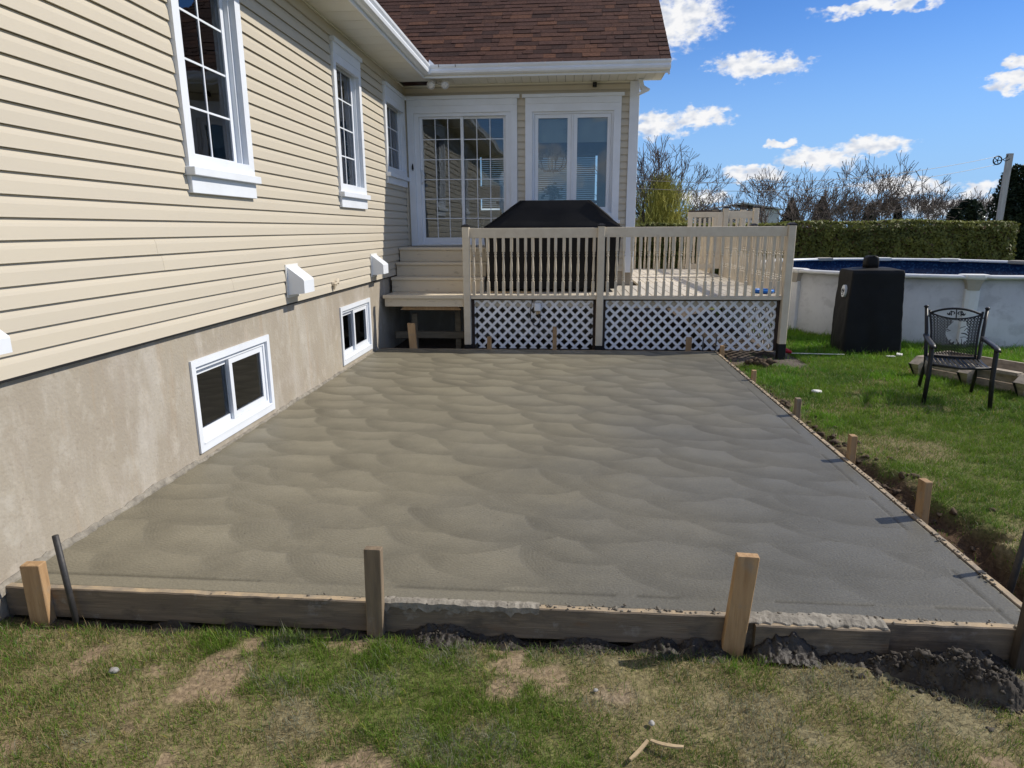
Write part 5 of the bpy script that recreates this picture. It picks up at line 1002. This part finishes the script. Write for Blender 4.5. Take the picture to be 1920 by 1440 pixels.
def hedge():
    rs = np.random.RandomState(21); t = thing('hedge', (5, 20, -.14), 'long clipped cedar hedge behind the pool', 'hedge'); n = 52000; f = rs.rand(n); P = np.zeros((n, 3)); N = np.zeros((n, 3)); x = rs.uniform(HX0, HX1, n)
    topw = f < .24; end = f > .965; fr_ = ~topw & ~end
    bul = lambda x_, z_: .30*(vnoise(x_, z_, 1.1, 71)-.5)+.18*(vnoise(x_, z_, 4, 72)-.5)
    ht = HZ+.16*(vnoise(x, x*0, .7, 73)-.5)+.10*(vnoise(x, x*0, 3.5, 74)-.5)
    z = rs.uniform(-.15, 1, n)*1.0; z = -.15+(ht+.15)*rs.rand(n)
    P[fr_] = np.stack([x, HY0-bul(x, z)-.10*rs.rand(n)+.14*sst(.12, 0, ht-z), z], 1)[fr_]; N[fr_] = (0, -1, .25)
    yy = rs.uniform(HY0, HY1, n); P[topw] = np.stack([x, yy, ht+.05*(rs.rand(n)-.3)], 1)[topw]; N[topw] = (0, -.2, 1)
    P[end] = np.stack([HX1+.1*rs.rand(n), yy, z], 1)[end]; N[end] = (1, 0, .2)
    V, Q = leaves(P, N, .055, rs, .55); v = vnoise(P[:, 0], P[:, 2], 2.2, 75, 4); tone = np.clip(.35+1.1*(v-.5)+.5*rs.rand(n), 0, 1)
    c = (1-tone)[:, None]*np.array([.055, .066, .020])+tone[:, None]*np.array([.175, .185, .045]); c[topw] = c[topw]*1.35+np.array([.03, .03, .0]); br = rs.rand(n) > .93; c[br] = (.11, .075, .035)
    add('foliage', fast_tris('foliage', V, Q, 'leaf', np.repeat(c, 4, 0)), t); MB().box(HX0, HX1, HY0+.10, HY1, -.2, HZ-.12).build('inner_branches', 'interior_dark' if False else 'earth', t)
hedge()
G_AP = 'bare fruit trees behind the hedge'
for i, (x, y, st, L, r_, sd_, lb) in enumerate(((5.3, 24.5, 4, .95, .05, 101, 'low bare twiggy tree behind the deck gate, leftmost behind the hedge'), (7.0, 23.6, 5, 1.18, .06, 102, 'bare many stemmed tree second from the left behind the hedge'), (8.5, 24.2, 5, 1.25, .065, 105, 'bare spreading fruit tree above the middle of the hedge'), (9.9, 23.8, 5, 1.32, .07, 104, 'tallest bare fruit tree, rightmost of the group over the hedge'))):
    bare_tree('fruit_tree', x, y, st, L, r_, 4, sd_, lb, group=G_AP, rmin=.008, up=.09, spread=.5, lean=.7)
def willow():
    rs = np.random.RandomState(31); X, Y = 4.1, 32.0; t = thing('willow_tree', (X, Y, -.14), 'yellow green willow rising beside the house corner', 'tree'); tr_ = [(np.array([X, Y, -.3]), np.array([X, Y, 1.0]), .16, .12)]; cr = []
    for k in range(7):
        a = rs.rand()*6.28; d = np.array([.45*math.cos(a), .3*math.sin(a), 1]); tree_segs((X, Y, .9), d/np.linalg.norm(d), 1.5, .07, 4, rs, cr, .10, .42, (2, 4), .14, .010)
    add('trunk', segs_mesh('trunk', tr_, 'bark', 8), t); add('crown', segs_mesh('crown', cr, 'bark_far', 3), t); st = []
    for k in range(3800):
        a = rs.rand()*6.28; rr = abs(rs.normal(0, .72)); p = np.array([X+.15+rr*math.cos(a)*1.15, Y+rr*math.sin(a), rs.uniform(.6, 3.6)-.5*rr]); d = np.array([rs.normal(.05, .3), rs.normal(0, .3), 1.]); d /= np.linalg.norm(d); L = rs.uniform(.4, .9)
        q = p
        for j in range(3): d = d+rs.normal(0, .18, 3)+np.array([.04, 0, -.05]); d /= np.linalg.norm(d); q2 = q+d*L/3; st.append((q, q2, .010, .008)); q = q2
    add('yellow_twigs', segs_mesh('twigs', st, 'willow', 3), t)
willow()
def evergreen(name, x, y, h, w, label, seed, n=2600, cone=True, col=((.012, .022, .012), (.045, .065, .026)), lobes=1, size=.1, group=None):
    rs = np.random.RandomState(seed); t = thing(name, (x, y, -.14), label, 'tree', group); P = []; per = n//lobes
    for k in range(lobes):
        cx = x+(rs.uniform(-.6, .6)*w if lobes > 1 else 0); hk = h*(rs.uniform(.55, 1) if k else 1); wk = w*(.55 if lobes > 1 else 1); z = rs.rand(per)**.85; a = rs.rand(per)*6.28
        prof = (1-z)**.8 if cone else np.sqrt(np.clip(1-(z*1.02-.12)**2*1.1, .01, 1))*(1-.35*z)
        lump_ = .55+.9*vnoise(a*1.6+k*3, z*5, 1.3, seed, 3); rr = wk*prof*lump_*np.sqrt(rs.uniform(.35, 1, per)); P.append(np.stack([cx+rr*np.cos(a), y+rr*np.sin(a)*.8, -.1+z*hk], 1))
    P = np.vstack(P); N = P-np.array([x, y, h*.4]); N /= np.linalg.norm(N, axis=1)[:, None]; V, Q = leaves(P, N, size, rs, .9); v = np.clip(.4+1.3*(vnoise(P[:, 0]+P[:, 1], P[:, 2], 1.4/max(w, .5)*1.5, seed+1)-.5)+.4*(rs.rand(len(P))-.5), 0, 1)[:, None]
    c = (1-v)*np.array(col[0])+v*np.array(col[1]); add('crown', fast_tris('crown', V, Q, 'leaf', np.repeat(c, 4, 0)), t); MB().tube([(x, y, -.4), (x, y, h*.75)], [.05*h**.5, .015], 7).build('trunk', 'bark', t)
evergreen('cedar_tree', 14.3, 22.6, 3.55, 1.15, 'large dark cedar behind the clothes line pole at the right edge', 41, 16000, False, lobes=5, size=.07); evergreen('cedar_tree', 16.0, 23.4, 4.3, 1.5, 'tall dark cedar cut by the right photo edge', 42, 12000, False, lobes=4, size=.08)
evergreen('evergreen_bush', 12.95, 22.5, 2.35, .65, 'low dark evergreen bush left of the large cedar', 43, 3500, False, lobes=2, size=.06)
for i, (x, y, h, w, sd_, lb) in enumerate(((17.2, 37, 2.75, .6, 51, 'small dark spruce left of the far bare trees'), (16.2, 38, 2.9, .9, 52, 'low dark spruce hidden behind the rightmost fruit tree'), (13.7, 38, 3.3, 1.1, 53, 'dark spruce behind the rightmost fruit tree crown'), (12.1, 38, 3.2, 1.1, 54, 'dark spruce behind the middle fruit trees'), (19.5, 36, 2.6, .7, 55, 'round dark evergreen right of the far bare trees'), (24.6, 44, 3.3, 1.5, 56, 'blue green evergreen clump just left of the large cedar'))):
    evergreen('spruce_tree', x, y, h, w, lb, sd_, 3800, True if i < 4 else False, size=.11, group='dark evergreens beyond the hedge', col=((.012, .022, .014), (.035, .055, .03)))
for i, (x, y, L, sd_, lb) in enumerate(((31.2, 68, 1.55, 61, 'far grey bare tree left of a pair on the skyline'), (33.8, 68, 1.6, 62, 'far grey bare tree, tallest on the skyline right of the spruces'), (36.2, 69, 1.45, 63, 'far grey bare tree right of the tallest skyline tree'), (39.6, 70, 1.5, 64, 'far bare tree nearest the large cedar on the skyline'), (28.2, 70, 1.3, 65, 'small far bare tree over the small dark spruce'), (7.2, 44, .95, 66, 'thin lone bare tree between the willow and the deck gate'))):
    bare_tree('bare_tree', x, y, 6 if i < 5 else 1, L, .07, 4, sd_, lb, 'bark_far', 'bare trees on the skyline', .018 if i < 5 else .014, .12, .45, .12, .5, .5)
def copse():   # far thicket that reads as one mass along the horizon
    rs = np.random.RandomState(77); st = []
    for k in range(5200):
        a = R(rs.uniform(4.5, 37)); Dd = rs.uniform(95, 125); x, y = Dd*math.sin(a), Dd*math.cos(a); h = (1.0+2.6*float(vnoise(math.degrees(a), 0, .45, 78, 4)))*rs.uniform(.4, 1); d = np.array([rs.normal(0, .22), 0, 1.]); p = np.array([x, y, -.2]); st.append((p, p+d*h, .06, .02))
    o = add('far_thicket', segs_mesh('far_thicket', st, 'bark_far', 3), kind='stuff'); o['label'] = 'grey brown thicket along the horizon'
copse()
bn = thing('barn', (11.2, 46, -.14), 'pale green grey shed behind the bare fruit trees', 'shed')
box('wall', 9.0, 13.6, 45, 49, -.3, 2.75, 'barn', bn, .01); MB().prism([(8.8, 2.77), (11.3, 3.2), (13.8, 2.77), (13.8, 2.70), (11.3, 3.1), (8.8, 2.70)], 44.8, 49.2, lambda p, q, a: (p, a, q-.25*(0))).build('roof', 'barn', bn); box('door', 10.6, 11.9, 44.96, 44.999, -.2, 2.1, 'white_dirty', bn)
nh = thing('neighbour_house', (6.9, 52, -.14), 'dark roofed neighbouring house half hidden behind the willow', 'house')
box('wall', 5.2, 8.5, 51, 56, -.3, 2.1, 'siding', nh, .01); MB().prism([(4.9, 2.05), (6.9, 3.2), (8.9, 2.05)], 50.7, 56.3, lambda p, q, a: (p, a, q)).build('roof', 'barn_roof', nh)
# clothes line pole with pulley, and its two lines
cp = thing('clothes_line_pole', (12.76, 21.2, -.14), 'pale leaning clothes line pole with a black pulley wheel', 'pole')
MB().loft([[(12.76-.075+dx*z-.0, 21.2-.05, z), (12.76+.075+dx*z, 21.2-.05, z), (12.76+.075+dx*z, 21.2+.05, z), (12.76-.075+dx*z, 21.2+.05, z)] for z, dx in ((-.3, .002), (1.8, .002), (3.66, .002))]).build('pole_shaft', 'pole', cp)
pc = Vector((12.42, 21.15, 3.47)); b = MB().tube([pc+Vector((.115*math.cos(a), 0, .115*math.sin(a))) for a in np.linspace(0, 2*math.pi, 25)], .018, 6)
for k in range(5): a = k*2*math.pi/5; b.tube([pc, pc+Vector((.115*math.cos(a), 0, .115*math.sin(a)))], .012, 5)
b.build('pulley_wheel', 'dark', cp, True); MB().tube([pc+Vector((.10, 0, .02)), pc+Vector((.17, 0, .03)), pc+Vector((.24, 0, .09)), pc+Vector((.27, 0, .16))], .012, 5).build('hook', 'dark', cp); MB().tube([pc+Vector((.15, 0, .02)), pc+Vector((.2, 0, -.02)), pc+Vector((.27, .0, 0)), pc+Vector((.34, 0, .04))], .010, 5).build('hook', 'dark', cp)
for i, (dz, lb) in enumerate(((.115, 'upper thin clothes line wire running from the pulley to the house'), (-.115, 'lower thin clothes line wire running from the pulley to the house'))):
    p0 = pc+Vector((0, 0, dz)); p1 = Vector((1.25, 15.05, 2.55+dz*.75)); tag(MB().tube([p0.lerp(p1, s_)-Vector((0, 0, .32*4*s_*(1-s_))) for s_ in np.linspace(0, 1, 25)], .0055, 4).build('clothes_line', 'wire', None), lb, 'wire', 'clothes line wires')
# ------------------------------------------------------------------ grass blades
def blades(P, L, Wd, C1, C2, rs, lean=.55, flat=None):
    n = len(P); a = rs.rand(n)*6.283; ld = rs.rand(n)*6.283; le = np.abs(rs.normal(0, lean, n))+.1
    if flat is not None: le = np.where(flat, le*3+1.2, le); side = np.stack([np.cos(a), np.sin(a), np.zeros(n)], 1)*Wd[:, None]*.5
    lv = np.stack([np.cos(ld)*le, np.sin(ld)*le, np.ones(n)], 1); lv /= np.linalg.norm(lv, axis=1)[:, None]; lv2 = np.stack([np.cos(ld)*le*2.4, np.sin(ld)*le*2.4, np.ones(n)], 1); lv2 /= np.linalg.norm(lv2, axis=1)[:, None]
    m_ = P+lv*L[:, None]*.55; t_ = m_+lv2*L[:, None]*.45; V = np.stack([P-side, P+side, m_-side*.8, m_+side*.8, t_], 1).reshape(-1, 3); i0 = np.arange(n)[:, None]*5; T = np.concatenate([i0+np.array([[0, 1, 2]]), i0+np.array([[1, 3, 2]]), i0+np.array([[2, 3, 4]])], 0)
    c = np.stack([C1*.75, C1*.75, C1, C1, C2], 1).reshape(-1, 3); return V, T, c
def grass_patch(name, x0, x1, y0, y1, dens, Lr, Wr, seed, label, keep=None):
    rs = np.random.RandomState(seed); n = int((x1-x0)*(y1-y0)*dens); x = rs.uniform(x0, x1, n); y = rs.uniform(y0, y1, n); bare, dust, dry, edge, grav = lawn_kind(x, y); tr_ = trench(x, y); tuft = vnoise(x, y, 9, 90, 3)
    pk = (1-.86*bare)*(1-.15*dust)*(1-.90*np.clip(grav, 0, 1))*(1-.75*edge)*(1-.93*np.clip(tr_*1.4, 0, 1))*np.clip(.35+1.5*(tuft-.25), .15, 1); ok = rs.rand(n) < pk
    ok &= ~((x < 2.005)*(y > 2.475)*(y < 8.8)); ok &= ~((x < 1.4)*(x > .75)*(y > 2.44)*(y < 2.6)); ok &= (np.hypot(x-PC.x, y-PC.y) > PR+.03); ok &= ~((x > 1.22)*(x < 1.72)*(np.abs(y-(2.44-.43*(x-1.22))) < .07))
    x, y = x[ok], y[ok]; dry, dust, tuft, edge = dry[ok], dust[ok], tuft[ok], edge[ok]; n = len(x); z = lawn_h(x, y)-.004; P = np.stack([x, y, z], 1)
    lush = np.clip(vnoise(x, y, 1.3, 91)*.9+.25*sst(6, 9.5, y)+.35*sst(-1.6, -2.5, x)*(y < 3), 0, 1)
    L = rs.uniform(*Lr, n)*(.55+.8*lush)*(.75+.6*tuft)*(1-.25*dry); Wd = rs.uniform(*Wr, n)
    g1, g2, g3, dr_, du, yl = (np.array(v) for v in ((.105, .172, .022), (.195, .270, .038), (.074, .138, .030), (.36, .29, .15), (.27, .28, .20), (.33, .31, .05))); k = rs.rand(n)[:, None]; u = rs.rand(n); gg = vnoise(x, y, 2.1, 92)[:, None]
    c = g1*(1-k)+g2*k; c = c*(1-np.clip((gg-.45)*3, 0, 1))+(g3*(1-k)+g1*k)*np.clip((gg-.45)*3, 0, 1); c = c*(1-.0*k); lushm = (lush > .62)[:, None]; c = np.where(lushm, c*np.array([1.05, 1.22, .85]), c)
    c = c*np.array([.90, 1.04, .9])*(1+.22*sst(5.5, 8.5, y)*(x > 2))[:, None]; d1 = u < .08+.50*dry; c[d1] = (dr_*(.6+.6*k))[d1]; d2 = (u > .97-.35*dust)*(u < .985); c[d2] = (du*(.7+.5*k))[d2]; d3 = u > .985; c[d3] = yl
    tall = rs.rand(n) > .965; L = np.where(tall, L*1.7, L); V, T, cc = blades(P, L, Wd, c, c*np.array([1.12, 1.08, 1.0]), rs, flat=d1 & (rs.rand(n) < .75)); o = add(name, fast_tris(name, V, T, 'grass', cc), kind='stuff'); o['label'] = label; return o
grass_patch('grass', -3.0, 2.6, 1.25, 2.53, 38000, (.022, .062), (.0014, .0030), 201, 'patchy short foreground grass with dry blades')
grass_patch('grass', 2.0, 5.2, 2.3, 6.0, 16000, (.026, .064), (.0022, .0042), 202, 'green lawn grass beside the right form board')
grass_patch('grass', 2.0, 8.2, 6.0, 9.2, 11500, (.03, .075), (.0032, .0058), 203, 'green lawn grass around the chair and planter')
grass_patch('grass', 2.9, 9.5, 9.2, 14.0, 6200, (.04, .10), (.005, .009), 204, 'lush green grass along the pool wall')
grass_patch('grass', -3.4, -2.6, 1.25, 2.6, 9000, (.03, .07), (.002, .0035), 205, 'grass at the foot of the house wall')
print('objects', len(bpy.data.objects), 'tris', sum(len(m.loop_triangles) if m.loop_triangles else sum(p.loop_total-2 for p in m.polygons) for m in bpy.data.meshes))
grass_patch('grass', 2.6, 5.0, .7, 2.3, 8000, (.026, .064), (.0024, .0042), 206, 'lawn grass right of the photographer beyond the trench')
grass_patch('grass', -3.4, 2.6, .5, 1.25, 9000, (.026, .060), (.0022, .0040), 207, 'lawn grass at the photographer\'s feet')
